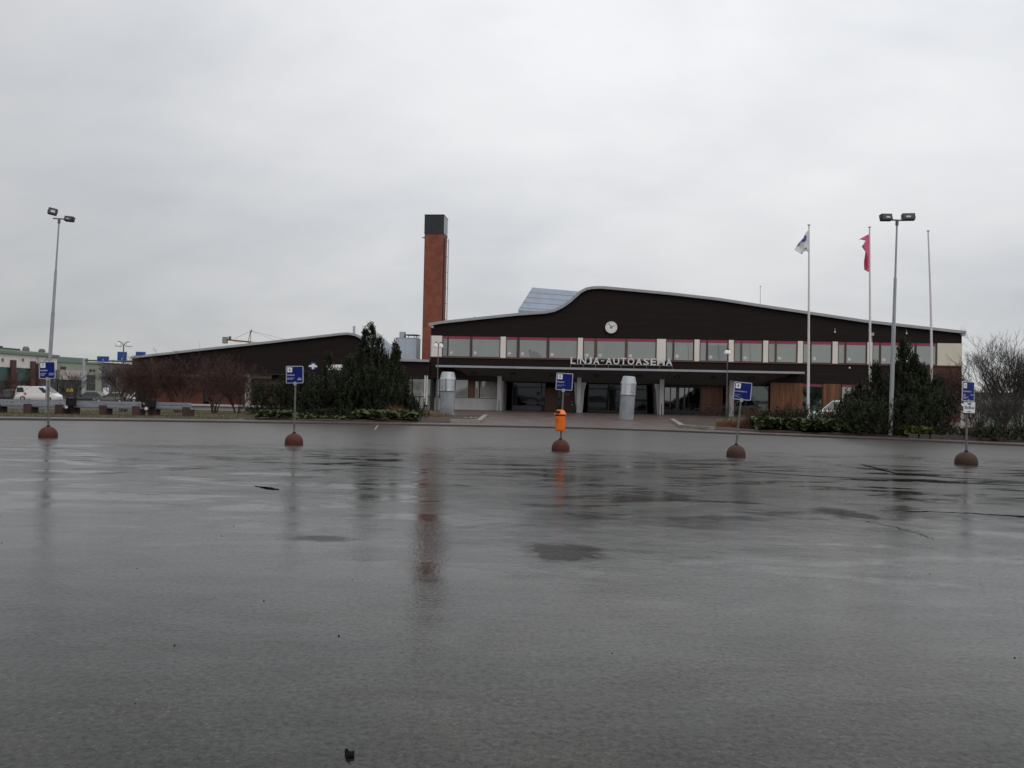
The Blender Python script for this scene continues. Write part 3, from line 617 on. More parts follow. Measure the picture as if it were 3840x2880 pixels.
# left ground-floor wall
sbox('plinth', m_plaster, bs, -9.6, -1.4, 1.5, 1.75, 0.02, 1.24)
sbox('plinth_foot', m_sill, bs, -7.0, -1.4, 1.47, 1.76, 0.0, 0.12)
def gwin(x0, x1, z0, z1, y, blind, gl, posts=(), fm=m_frame, rim=None, pink=None, depth=0.16):
    fr = MB(); fr.box(x0, x1, y, y+depth, z0-.06, z0); fr.box(x0, x1, y, y+depth, z1, z1+.06); fr.box(x0-.06, x0, y, y+depth, z0-.06, z1+.06); fr.box(x1, x1+.06, y, y+depth, z0-.06, z1+.06)
    for p in posts: fr.box(p-.05, p+.05, y+.01, y+depth-.01, z0, z1)
    wn = fr.build('window', fm, bs)
    sbox('pane', gl, wn, x0, x1, y+.05, y+.056, z0, z1)
    if blind: sbox('blind', blind, wn, x0-.02, x1+.02, y+depth-.03, y+depth-.001, z0-.02, z1+.02)
    if pink: sbox('pink_strip', m_pink, wn, x0, x1, y+.03, y+.042, pink, z1)
    if rim:
        rb = MB(); t_ = 0.035
        rb.box(x0, x1, y-.02, y+.02, z0-.01, z0+t_); rb.box(x0, x0+t_, y-.021, y+.019, z0, z1); rb.box(x1-t_, x1, y-.021, y+.019, z0, z1); rb.build('white_trim', rim, wn)
    return wn
gwin(-10.3, -7.75, 1.32, 3.0, 1.55, m_blind, m_glass, (-9.95,), m_wood2); gwin(-7.62, -7.25, 1.32, 3.0, 1.55, m_blind, m_glass)
sbox('wood_panel', m_wood2, bs, -7.15, -6.8, 1.5, 1.75, 1.25, 3.05)
gwin(-6.7, -4.42, 1.32, 3.0, 1.55, m_blind2, m_glass, rim=m_white)
sbox('wood_panel', m_wood2, bs, -4.32, -3.84, 1.5, 1.75, 1.25, 3.05)
gwin(-3.74, -3.36, 1.32, 2.9, 1.55, m_blind2, m_glass, rim=m_white); gwin(-3.2, -1.46, 1.32, 2.9, 1.55, m_blind2, m_glass, rim=m_white)
for x in (-8.33, -8.12):
    b = MB(); b.tube((x, -0.12, 0.5), (x, -0.12, 3.32), 0.06, n=8); dp = b.build('drainpipe', m_white, bs)
    b = MB(); b.box(x-.085, x+.085, -.2, -.04, 0.38, 0.52); b.tube((x, -.12, 0.1), (x, -.12, 0.4), .045); b.build('pipe_foot', m_dk, dp)
# entrance recess
sbox('threshold', m_kerb, bs, -1.4, 23.4, -0.5, 5.2, 0.0, 0.115)
YB = 4.45
ent = MB()
for x in (-0.35, 2.55, 2.95, 4.15, 4.5, 5.95): ent.box(x-.05, x+.05, YB, YB+.12, 0.12, 2.96)
ent.box(-0.4, 6.1, YB+.005, YB+.115, 2.42, 2.5); en = ent.build('entrance_screen', m_frame, bs)
sbox('pane', m_gdark, en, -0.3, 2.5, YB+.05, YB+.06, 0.5, 2.9); sbox('sill_panel', m_mallgrey, en, -0.3, 2.5, YB+.03, YB+.08, 0.12, 0.62)
sbox('door', m_wood2, en, 3.0, 4.1, YB+.03, YB+.08, 0.12, 2.4); sbox('door', m_wood2, en, 4.55, 5.9, YB+.03, YB+.08, 0.12, 2.4); sbox('pane', m_gdark, en, 2.6, 2.9, YB+.05, YB+.06, 0.12, 2.9); sbox('pane', m_gdark, en, 4.2, 4.45, YB+.05, YB+.06, 0.12, 2.9)
sbox('notice', m_blind3, en, 4.9, 5.35, YB+.012, YB+.025, 1.75, 2.0)
ent = MB()
for x in (7.2, 9.2, 11.0, 12.95): ent.box(x-.05, x+.05, YB, YB+.12, 0.12, 2.96)
ent.box(7.2, 13.0, YB+.005, YB+.115, 2.40, 2.5); ent.box(7.2, 13.0, YB+.005, YB+.115, 0.14, 0.3); en = ent.build('entrance_screen', m_frame, bs)
for a, c in ((7.25, 9.15), (9.25, 10.95), (11.05, 12.9)): sbox('pane', m_gdark, en, a, c, YB+.05, YB+.06, 0.3, 2.9)
# third bay: windows set back, red-brown boards
sbox('bay_plinth', m_black, bs, 14.25, 20.1, 1.9, 2.1, 0.1, 0.42)
gwin(14.45, 15.5, 0.48, 2.68, 1.9, None, m_gref, (14.98,), m_frame); gwin(15.8, 17.75, 0.48, 2.68, 1.9, None, m_gref, (16.3,), m_frame)
for i in range(16):
    x = 17.86+i*0.125; sbox('wood_board', m_wood2, bs, x, x+0.118, 1.9+rnd.uniform(-.006, .006), 2.05, 0.11, 2.95)
sbox('bay_head', m_black, bs, 14.2, 20.15, 1.92, 2.1, 2.76, 2.96); sbox('bay_post', m_frame, bs, 15.58, 15.73, 1.93, 2.08, 0.42, 2.76)
gwin(20.7, 23.7, 0.25, 2.92, 0.35, m_mallteal, m_ggreen, (), m_frame, depth=1.2)
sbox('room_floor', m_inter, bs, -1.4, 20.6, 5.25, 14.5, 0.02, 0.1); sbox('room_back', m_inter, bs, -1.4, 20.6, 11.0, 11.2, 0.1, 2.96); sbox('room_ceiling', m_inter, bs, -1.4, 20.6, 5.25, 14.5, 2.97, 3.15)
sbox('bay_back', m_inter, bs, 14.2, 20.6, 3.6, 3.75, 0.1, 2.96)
# orange boards and windows right of the entrance
i = 0; x = 23.82
while x < 26.6:
    wd = rnd.choice((0.10, 0.115, 0.125)); sbox('wood_board', m_wood, bs, x, x+wd-.008, 0.0+rnd.uniform(-.012, .006), 0.14, 0.3, 3.30); x += wd
x = 28.52
while x < 30.0:
    wd = rnd.choice((0.10, 0.115, 0.125)); sbox('wood_board', m_wood, bs, x, x+wd-.008, 0.0+rnd.uniform(-.012, .006), 0.14, 0.3, 3.30); x += wd
gwin(26.7, 28.42, 0.7, 3.24, 0.06, m_blind3, m_ggreen, (), m_frame, pink=3.02); gwin(30.2, 32.4, 0.7, 3.24, 0.06, m_blind, m_glass, (31.15,), m_frame, pink=3.02)
sbox('rolled_blind', m_blind, bs, 26.75, 28.4, 0.135, 0.15, 2.45, 3.0)
sbox('low_wall', m_brick2, bs, 23.8, 40.5, 0.02, 0.3, 0.0, 0.62); sbox('brick_wall', m_brick2, bs, 32.6, 34.62, 0.025, 0.3, 0.62, 3.355); sbox('brick_wall', m_brick2, bs, 34.63, 40.5, 0.0, 0.3, 0.62, 5.055)
for a, c in ((35.4, 36.4), (36.7, 38.2), (38.4, 39.9)):
    gwin(a, c, 1.6, 4.05, -0.07, m_blind3, m_ggreen, (), m_frame, pink=3.45)
# fittings on the boards, masts on the roof
for u, v in ((3130, 1243), (3398, 1248)):
    x, z = F.px(u, v); b = MB(); b.tube((x, -.06, z), (x, -.06, z+.28), 0.015, n=5); b.lathe([(.03, 0.02), (.08, -.02), (.07, -.12), (.02, -.15)], 10, (x, -.10, z)); b.build('wall_lamp', m_lampw, bs)
x, z = F.px(3270, 1254); sbox('junction_box', m_mallpink, bs, x-.12, x+.13, -.16, -.03, z-.14, z+.15); b = MB(); b.tube((x-.02, -.05, z-.14), (x-.02, -.05, 5.2), .02, n=5); b.build('conduit', m_wpole, bs)
x, z = F.px(3185, 1379); sbox('wall_lamp', m_lampw, bs, x-.06, x+.06, -.12, -.03, z-.07, z+.07)
x, z = F.px(2877, 1148); x2, z2 = F.px(2877, 1068); b = MB(); b.tube((x, 3, z-.2), (x2, 3, z2+.25), .03, .02, n=6); b.box(x2-.05, x2+.05, 2.95, 3.05, z2+.2, z2+.3); b.build('roof_mast', m_galv, bs)
b = MB(); b.box(17.4, 18.2, 3, 3.3, 11.0, 11.35); b.tube((-4.0, 2, 8.7), (-4.0, 2, 9.25), .04, n=5); b.build('roof_vent', m_galv, bs)
# raised metal roof light behind the wave
d28 = Vector((math.cos(R(30)), math.sin(R(30))))
def fpt(u, v, off): x, z = F.px(u, v, off); return Vector((x, off, z))
A, B_ = fpt(1943, 1162, 6.0), fpt(1996, 1078, 8.6); ln = Vector((d28.x, d28.y, 0))*9.5
rm = MB(); Cc, Dd = A+ln, B_+ln; back = Vector((-0.2, 2.2, 0)); low = Vector((0.15, 0.3, -1.3))
rm.poly([A, Cc, Dd, B_]); rm.poly([B_, Dd, Dd+back, B_+back]); rm.poly([A, B_, B_+back, A+back+low, A+low]); rm.poly([A+low, Cc+low, Cc, A]); rm.poly([B_+back, Dd+back, Cc+back+low, A+back+low])
rmo = rm.build('roof_light', m_roofmetal, bs)
nrm = (Cc-A).cross(B_-A).normalized()
if nrm.y > 0: nrm = -nrm
for t in (0.10, 0.34, 0.56, 0.78):
    sm = MB(); p0 = A.lerp(B_, t)+nrm*0.01; p1 = Cc.lerp(Dd, t)+nrm*0.01; sm.path([p0, p1], 0.035, 4); sm.build('roof_seam', m_fascia, rmo)
# letters standing on the canopy edge
nm = bpy.data.objects.new('station_name', None); col.objects.link(nm); nm.parent = bs
x0, _ = F.px(2140, 1340, -1.45); x1, _ = F.px(2521, 1370, -1.45)
W = {'L': .86, 'I': .36, 'N': 1.12, 'J': .80, 'A': 1.10, '-': .66, 'U': 1.08, 'T': .98, 'O': 1.22, 'S': 1.05, 'E': .95, 'M': 1.28}
S_ = 'LINJA-AUTOASEMA'; gap = 0.20; tot = sum(W[c] for c in S_)+gap*(len(S_)-1); k = (x1-x0)/tot; x = x0
for c in S_:
    wd = W[c]*k
    if c == '-': sbox('letter', m_letter, nm, x+.03, x+wd-.03, -1.50, -1.42, 4.91, 4.99)
    elif c == 'I': sbox('letter', m_letter, nm, x+wd*.3, x+wd*.7, -1.50, -1.42, 4.64, 5.27)
    else: text(c, 0.63, m_letter, 'letter', nm, (x, -1.46, 4.64), depth=0.04, width=wd, bold=0.022)
    x += wd+gap*k
b = MB(); b.box(x0, x1, -1.43, -1.40, 4.60, 4.635)
for i in range(9): xx = x0+(x1-x0)*i/8; b.tube((xx, -1.42, 4.29), (xx, -1.42, 4.61), .012, n=5)
b.build('letter_rail', m_galv, nm)
# wall clock
cx_, cz_ = F.px(2292, 1228); cp = F.world(cx_, -0.05, cz_)
ck = thing('wall_clock', 'round white wall clock with black hands on the dark boards', 'clock', cp, TH)
MY = Matrix.Rotation(R(90), 4, 'X')
b = MB(); b.lathe([(0.58, -0.02), (0.60, 0.02), (0.60, 0.10), (0.555, 0.13), (0.555, 0.11)], 36, M=MY); b.build('clock_case', m_black, ck)
b = MB(); b.lathe([(0.555, 0.09), (0.555, 0.115)], 36, M=MY); b.build('clock_face', m_sticker, ck)
m_num = mat('grey_numeral', (0.10, 0.10, 0.11), 0.6, 0.1)
for h in range(1, 13):
    a = R(90-30*h); text(str(h), 0.115, m_num, 'numeral', ck, (0.44*math.cos(a), -0.118, 0.44*math.sin(a)-0.055), depth=0.002, center=True)
def hand(name, ang, ln_, tail, wd):
    a = R(90-ang); d = Vector((math.cos(a), 0, math.sin(a))); n = Vector((-d.z, 0, d.x)); b = MB()
    q = [d*-tail+n*wd*.5, d*-tail-n*wd*.5, d*ln_-n*wd*.4, d*ln_+n*wd*.4]
    for y in (-0.128, -0.122): b.poly([(p.x, y, p.z) for p in q])
    b.build(name, m_sblack, ck)
hand('hour_hand', 58, 0.33, 0.15, 0.075); hand('minute_hand', 324, 0.46, 0.16, 0.055)
b = MB(); b.lathe([(0.03, 0.115), (0.03, 0.121)], 10, (0, 0, 0), M=Matrix.Translation((0, 0, 0.21)) @ MY); b.build('clock_mark', m_sblack, ck)

# ------------------------------------------------------------------ low wing with the link
wg = thing('low_wing', 'low dark boarded wing with rising roof edge and brick walls behind the tall pine', 'building', (0, 76, 0), TH)
WR = [(-37.9, 4.63), (-32.25, 5.34), (-24.89, 6.23), (-18.0, 7.10), (-16.6, 7.28), (-15.9, 7.32), (-15.2, 7.22), (-14.7, 6.98), (-13.9, 6.35), (-13.1, 5.65), (-12.4, 5.15), (-11.8, 4.92), (-11.1, 4.86), (-7.96, 4.84)]
band(WR, 0.22, -0.3, 0.0).build('roof_edge', m_fascia, wg); band([(x, z-.02) for x, z in WR], 0.18, 0.0, 13.0).build('roof', m_roofmetal, wg)
WU = inset(WR, 0.21)
stuff(boards(WU, 3.22, -37.6, -7.95, 0.0).build('cladding', m_clad, wg))
b = MB()
for (xa, za), (xb, zb) in zip(WU, WU[1:]): b.prism([(xa, 3.22), (xb, 3.22), (xb, zb), (xa, za)], 0.03, 0.3)
b.box(-37.6, -7.95, 0.03, 2.4, 3.1, 3.22); b.box(-37.6, -37.4, .3, 12.8, -0.6, 4.5); b.box(-37.6, -7.95, 12.7, 12.9, -.6, 4.6); b.build('back_wall', m_black, wg)
sbox('plinth', m_plaster, wg, -37.3, -9.7, 1.55, 1.8, -0.62, -0.12); sbox('plinth_ledge', m_plaster, wg, -37.4, -9.7, 1.2, 1.8, -0.12, 0.06)
for a, c in ((-36.5, -31.2), (-30.6, -26.05), (-25.6, -22.5), (-19.5, -16), (-13, -10.6)): sbox('brick_wall', m_brick2, wg, a, c, 1.55, 1.85, 0.06, 2.75)
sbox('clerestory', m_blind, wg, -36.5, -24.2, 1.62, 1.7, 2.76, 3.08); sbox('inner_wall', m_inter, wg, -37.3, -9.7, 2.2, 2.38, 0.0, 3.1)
for x in (-26.0,): sbox('concrete_column', m_concrete, wg, x-.22, x+.22, 0.1, 0.5, 0.0, 3.2)
gwin_parent = wg
for a, c in ((-31.15, -30.65), (-22.4, -19.6), (-15.9, -13.1)):
    sbox('window', m_glzdark, wg, a, c, 1.7, 1.78, 0.3, 2.72)
# blue and white sign on the boards
x, z = F.px(1175, 1372)
sg = MB(); sg.lathe([(0.40, 0.0), (0.40, 0.06)], 24, (0, 0, 0), M=Matrix.Translation((x, -0.02, z-.02)) @ MY); so_ = sg.build('wing_sign', mat('deep_blue', (0.02, 0.04, 0.17), 0.4, 0.1), wg)
b = MB(); b.prism([(x-.42, z-.10), (x-.42, z+.04), (x-.2, z+.06), (x-.12, z+.18), (x+.04, z+.22), (x+.2, z+.14), (x+.28, z+.02), (x+.42, z+.02), (x+.42, z-.12), (x+.12, z-.12), (x+.08, z-.32), (x-.08, z-.32), (x-.12, z-.12)], -0.10, -0.082); b.build('sign_emblem', m_sticker, so_)
xa, za = F.px(1222, 1387); xb, zb = F.px(1302, 1368)
sbox('sign_board', m_sticker, wg, xa, xb, -0.10, -0.03, za, zb); text('alve', 0.30, mat('deep_blue', (0, 0, 0)), 'lettering', wg, (xa+(xb-xa)*.42, -0.105, za+.05), width=0.8, bold=.02)
x, z = F.px(1327, 1247, 3); sbox('vent_pipe', m_galv, wg, x-.09, x+.11, 2.9, 3.1, z-.3, z+.65)
x, z = F.px(748, 1312, 3); b = MB(); b.tube((x, 3, z-.2), (x, 3, z+.85), .02, .01, n=5); b.build('roof_mast', m_galv, wg)
# ventilation box on the link roof
xa, zt = F.px(1484, 1268, 4.0); xb, zb = F.px(1560, 1345, 4.0)
vb = MB(); vb.box(xa, xb, 4.0, 6.0, 4.7, zt+.02); vbo = vb.build('ventilation_box', mat('pale_sheet_metal', (.42, .455, .50), .45, .1, 1.0), wg)
mid = xa+(xb-xa)*.47; sm = MB(); sm.box(mid-.01, mid+.01, 3.985, 4.0, 4.7, zt); sm.box(xb-.22, xb-.2, 3.985, 4.0, 4.7, zt); sm.box(xa-.02, xb+.02, 3.97, 6.03, zt+.021, zt+.07); sm.build('sheet_seam', m_fascia, vbo)
b = MB(); b.lathe([(.32, 0), (.32, .58), (.34, .58), (.34, .62)], 16, (xa+.48, 4.9, zt+.07)); smooth_angle(b.build('fan_cowl', m_galv, vbo))
b = MB(); b.box(xa+.85, xb+.05, 4.2, 5.7, zt+.36, zt+.42)
for xx in (xa+.95, xb-.1, xb-.3):
    for yy in (4.3, 5.6): b.box(xx-.025, xx+.025, yy-.025, yy+.025, zt+.05, zt+.36)
b.build('cowl_roof', m_black, vbo)
# second metal roof swell behind the link
b = MB(); b.prism([F.px(u, v, 3.0) for u, v in ((1430, 1362), (1430, 1262), (1455, 1286), (1470, 1304), (1485, 1322), (1502, 1335), (1530, 1344), (1612, 1349), (1612, 1362))], 3.0, 3.9); b.build('rear_roof', mat('pale_sheet_metal', (0, 0, 0)), wg)

# ------------------------------------------------------------------ chimney
cpos = at(1617.5, 1300, 91)
ch = thing('brick_chimney', 'tall square brick chimney with black sheet top rising behind the bus station', 'chimney', (cpos.x, 91, 0), TH)
Wc = 1.075; zt = 1.6+(1476-802)*91/3014; zc_ = 1.6+(1476-874)*91/3014
sbox('brick_shaft', m_brick, ch, -Wc, Wc, 0, 2.5, 0, zc_)
b = MB(); b.box(-Wc-.04, Wc+.04, -.04, 2.54, zc_-.04, zt-.05); b.box(-Wc-.07, Wc+.07, -.07, 2.57, zt-.05, zt); co = b.build('cap', m_black, ch)
b = MB()
for y in (0.5, 1.3, 2.1): b.box(Wc+.04, Wc+.06, y-.25, y+.25, zc_+.1, zt-.12)
b.build('cap_louvre', m_galv, co)
b = MB(); xr = Wc+.35
for y in (1.3, 1.7): b.tube((xr, y, 2), (xr, y, zc_-.3), .022, n=5)
z = 2.0
while z < zc_-.5: b.tube((xr, 1.3, z), (xr, 1.7, z), .014, n=4); z += .4
z = 3.0
while z < zc_-.3:
    for y in (1.3, 1.7): b.tube((Wc, y, z), (xr, y, z), .016, n=4)
    z += 1.8
b.build('ladder', m_black, ch)
b = MB(); b.box(Wc+.01, Wc+.14, .35, .6, 6, zc_-.4); b.build('cable_duct', mat('purple_brown', (0.06, 0.022, 0.026), 0.7), ch)
b = MB(); b.prism([(-Wc-.42, zc_-.38), (-Wc, zc_-.25), (-Wc, zc_-.52)], 0.3, 0.55); b.build('bracket', m_galv, ch)

# ------------------------------------------------------------------ bus stop signs
def rrect(x0, x1, z0, z1, r, n=4):
    pts = []
    for cx2, cz2, a0 in ((x1-r, z1-r, 0), (x0+r, z1-r, 90), (x0+r, z0+r, 180), (x1-r, z0+r, 270)):
        for k in range(n+1): a = R(a0+90*k/n); pts.append((cx2+r*math.cos(a), cz2+r*math.sin(a)))
    return pts
def bus_sign(px, label, num, name, lines, lean, yaw, zb, pw, ph, dm, roll=None, right=(), polemat=m_rusty, dw=0.265, sx=0.0, nrm_=0.42):
    P = gnd(*px); t = thing('bus_stop_sign', label, 'bus stop sign', (P.x, P.y, 0), 0, 'numbered bus stop signs')
    b = MB(); b.lathe([(dw*.98, -.02), (dw, .01), (dw, .085)]+[(dw*math.cos(R(q)), .085+.262*math.sin(R(q))) for q in (12, 24, 36, 48, 60, 72, 83)], 28)
    smooth_angle(b.build('base_dome', dm, t), 40)
    b = MB(); b.lathe([(.05, .335), (.05, .372), (.034, .38)], 12); b.build('socket', m_dk, t)
    pl = MB(); tx = math.tan(lean); pl.tube((0, 0, .34), (tx*(zb+.02-.34), 0, zb+.03), .028, n=10); smooth_angle(pl.build('pole', polemat, t))
    pn = bpy.data.objects.new('x', None)
    xo = tx*(zb-.34)+sx; rr = lean if roll is None else roll
    b = MB(); b.prism(rrect(-pw/2, pw/2, 0, ph, .03), -.010, .006); panel = b.build('panel', m_rim, t, (xo, -.035, zb), (0, rr, yaw)); bpy.data.objects.remove(pn)
    e = .018; b = MB(); b.prism(rrect(-pw/2+e, pw/2-e, e, ph-e, .018), -.0125, -.009); b.build('blue_field', m_blue, panel)
    b = MB(); ns = .145; nx = -pw/2+.04; b.prism(rrect(nx, nx+ns, ph-.04-ns, ph-.04, .012), -.0150, -.0115); b.build('number_plate', m_swhite, panel)
    text(num, .085, m_sblack, 'numeral', panel, (nx+ns/2, -.0155, ph-.04-ns/2-.042), depth=.001, center=True, bold=.012)
    text(name, .048, m_rim, 'lettering', panel, (nx, -.0130, ph-.29), depth=.001, width=nrm_*pw, bold=.012)
    for i, (s, wd) in enumerate(lines):
        if s: text(s, .020, m_rim, 'lettering', panel, (nx, -.0130, ph-.365-i*.034), depth=.001, width=wd)
        else:
            q = MB(); z_ = ph-.365-i*.034; xx = nx
            while xx < nx+wd: ww = rnd.uniform(.008, .014); q.box(xx, xx+ww, -.0135, -.0120, z_, z_+rnd.uniform(.014, .02)); xx += ww+.005
            q.build('small_print', m_rim, panel)
    for i, (wd, hh, xr_) in enumerate(right):
        q = MB(); z_ = ph-.37-i*.045; xx = xr_
        while xx < xr_+wd: ww = rnd.uniform(.008, .014); q.box(xx, xx+ww, -.0135, -.0120, z_, z_+hh); xx += ww+.004
        q.build('small_print', m_rim, panel)
    b = MB(); b.prism([(.055*math.cos(R(a)), .048*math.sin(R(a))) for a in range(0, 181, 15)]+[(-.03, -.06), (.03, -.06)], -.022, -.014); b.build('bracket', m_pole, panel, (-sx, 0, .0), (0, 0, 0))
    return t, panel
s7, _ = bus_sign((180, 1641), 'bus stop sign numbered 7 on a brown dome, in front of the white van', '7', 'LEVI' if False else 'INARI', [(None, .16), (None, .12), (None, .10)], -.035, 0.15, 1.80, .46, .52, m_dome, right=((.13, .02, .05), (.13, .02, .05)), roll=-.05)
s6, _ = bus_sign((1102, 1668), 'bus stop sign numbered 6 reading RANUA on a red dome before the pines', '6', 'RANUA', [(None, .20), (None, .14)], 0.0, 0.0, 1.82, .51, .51, m_dome, right=((.07, .02, .11), (.12, .03, .085)), polemat=m_rusty, roll=-.03, sx=-.012)
s5, _ = bus_sign((2102, 1691), 'bus stop sign numbered 5 reading POSIO with the orange litter bin on its pole', '5', 'POSIO', [('VANTTAUSKOSKI', .22), ('KUUSAMO', .13)], 0.03, 0.0, 1.79, .49, .50, m_dome, roll=.035, sx=.015)
s4, _ = bus_sign((2760, 1713.5), 'leaning bus stop sign numbered 4 reading KEMIJÄRVI before the dry grass', '4', 'KEMIJÄRVI', [('VIKAJÄRVI', .16), ('SALLA', .09), ('SAVUKOSKI', .17)], 0.088, 0.0, 1.62, .50, .50, m_dome2, nrm_=.66, roll=.075, sx=.01)
s3, _ = bus_sign((3623, 1741.7), 'bus stop sign numbered 3 with a white SkiBus plate below it', '3', 'SODANKYLÄ', [(None, .10), (None, .09), (None, .22), (None, .14)], 0.0, 0.48, 1.72, .52, .53, m_dome2, right=((.12, .02, .09),), nrm_=.68, dw=.285, roll=.02)
b = MB(); b.box(-.165, .165, -.006, .006, 0, .29); sk = b.build('ski_bus_plate', m_swhite, s3, (0.03, -.05, 1.40), (0, .03, .10)); sk['label'] = 'white plate reading SkiBus'
text('SkiBus', .085, m_navy, 'lettering', sk, (-.14, -.0075, .105), depth=.001, width=.28, bold=.014); sbox('emblem', m_navy, sk, -.04, .045, -.0085, -.0065, .215, .275); sbox('emblem_cap', m_rim, sk, -.03, .035, -.0100, -.0086, .235, .250); sbox('small_print', m_sblack, sk, -.055, .05, -.0085, -.0065, .022, .042)
# orange litter bin on sign 5
P5 = gnd(2102, 1691); LBx = P5.x-.035
lb = thing('litter_bin', 'orange plastic litter bin hung on the pole of sign 5', 'litter bin', (LBx, P5.y-.17, .62), R(-12))
def oval(b, prof_, n=22, k=.8, cap=True):
    s = len(b.v)
    for rx, z_, ox in prof_:
        for i in range(n):
            a = 2*math.pi*i/n; sq = 1/max(abs(math.cos(a))**.0+0, 1)
            ca, sa = math.cos(a), math.sin(a); e = .75
            b.v.append((ox+rx*math.copysign(abs(ca)**e, ca), rx*k*math.copysign(abs(sa)**e, sa), z_))
    for j in range(len(prof_)-1):
        for i in range(n): b.f.append((s+j*n+i, s+j*n+(i+1) % n, s+(j+1)*n+(i+1) % n, s+(j+1)*n+i))
    if cap: b.f.append(tuple(s+i for i in reversed(range(n)))); e_ = s+(len(prof_)-1)*n; b.f.append(tuple(e_+i for i in range(n)))
b = MB(); oval(b, [(.112, -.03, 0), (.128, -.015, 0), (.135, .05, 0), (.150, .36, 0), (.155, .41, 0)]); smooth_angle(b.build('bin_body', m_orange, lb), 40)
b = MB(); oval(b, [(.146, .405, 0), (.148, .465, -.005)]); smooth_angle(b.build('bin_neck', mat('dark_red_plastic', (.045, .010, .006), .5), lb))
b = MB(); oval(b, [(.158, .455, -.004), (.178, .462, -.006), (.172, .478, -.004), (.150, .50, 0), (.128, .555, -.005), (.10, .585, -.012), (.05, .592, -.015)]); lid = smooth_angle(b.build('bin_lid', m_orange, lb), 50)
b = MB(); b.prism(rrect(-.135, .01, .49, .57, .038, 6), -.150, -.112); b.build('bin_mouth', mat('dark_red_plastic', (.045, .010, .006)), lid)
b = MB(); b.path([(-.115, -.128, .33), (-.11, -.132, .27), (-.08, -.135, .25), (-.055, -.134, .28), (-.055, -.130, .34)], .005, 5); b.build('lock_mark', mat('dark_red_plastic', (0, 0, 0)), lb)
b = MB(); b.box(-.02, .06, .09, .17, .05, .40); b.build('bin_bracket', m_dk, lb)

# ------------------------------------------------------------------ vents, lamp posts, poles
def vent(u, v, label, lean, d=1.12, h=3.05, yaw=0):
    P = gnd(u, v, .08); t = thing('vent_stack', label, 'ventilation stack', (P.x, P.y, .06), yaw, 'silver ventilation stacks'); t.rotation_euler = (0, lean, yaw)
    r = d/2*.94; b = MB(); b.lathe([(r, -.1), (r, 1.78)], 28); smooth_angle(b.build('stack_shaft', m_ventgrey, t)); q = MB(); q.box(-.012, .012, -r-.008, -r+.01, 0, 1.74); q.ring(r-.005, r+.012, .55, .575, 28); q.v = [(x_, y_, z_) if i_ < 8 else (x_, z_, y_) for i_, (x_, y_, z_) in enumerate(q.v)]; q.build('stack_seam', m_ventgrey, t)
    r2 = d/2*1.03; b = MB(); b.lathe([(r2*.97, 1.75), (r2*1.02, 1.76), (r2*1.02, 1.83), (r2*.985, 1.84), (r2*.985, 2.50), (r2*1.02, 2.51), (r2*1.02, 2.60), (r2*.99, 2.61)], 28); smooth_angle(b.build('stack_collar', m_zinc, t), 30)
    b = MB(); b.lathe([(r2*.985, 2.61), (r2*.80, 3.02), (r2*.78, 3.06), (r2*.60, 3.09)], 12); b.build('stack_hood', m_galv, t)
vent(1676, 1559, 'straight ventilation stack with zinc collar in the bed left of the forecourt', 0.004, 1.1, 3.0)
vent(2348, 1572.5, 'leaning ventilation stack with zinc collar standing on the open forecourt', 0.052, 1.1, 3.0, R(8))
def small_lamp(u, v, label, D, tw, pm):
    P = at(u, v, D); t = thing('lamp_post', label, 'lamp post', (P.x, P.y, gz(P.x, P.y)), tw, 'twin white lamp posts')
    b = MB(); b.tube((0, 0, -.05), (0, 0, 1.3), .075, n=8); b.tube((0, 0, 1.28), (0, 0, 5.45), .045, .035, n=8); b.build('pole', pm, t)
    for s in (-1, 1):
        b = MB(); b.path([(0, 0, 5.2), (s*.04, 0, 5.5), (s*.12, 0, 5.60), (s*.21, 0, 5.56)], .018, 6); arm = b.build('arm', m_dk, t)
        b = MB(); b.lathe([(.20, 5.19), (.20, 5.22), (.18, 5.34), (.13, 5.44), (.07, 5.49), (.06, 5.54)], 16, (s*.22, 0, 0)); smooth_angle(b.build('lamp_shade', m_lampw, t))
        b = MB(); b.lathe([(.06, 5.54), (.08, 5.57), (.04, 5.62)], 10, (s*.22, 0, 0)); b.build('lamp_cap', m_dk, t)
    return t
small_lamp(1638, 1548, 'lamp post with two white shades beside the left ventilation stack', 63.5, R(28), m_rusty)
small_lamp(2724, 1560, 'lamp post with two white shades behind the KEMIJÄRVI sign', 64, R(52), m_rusty)
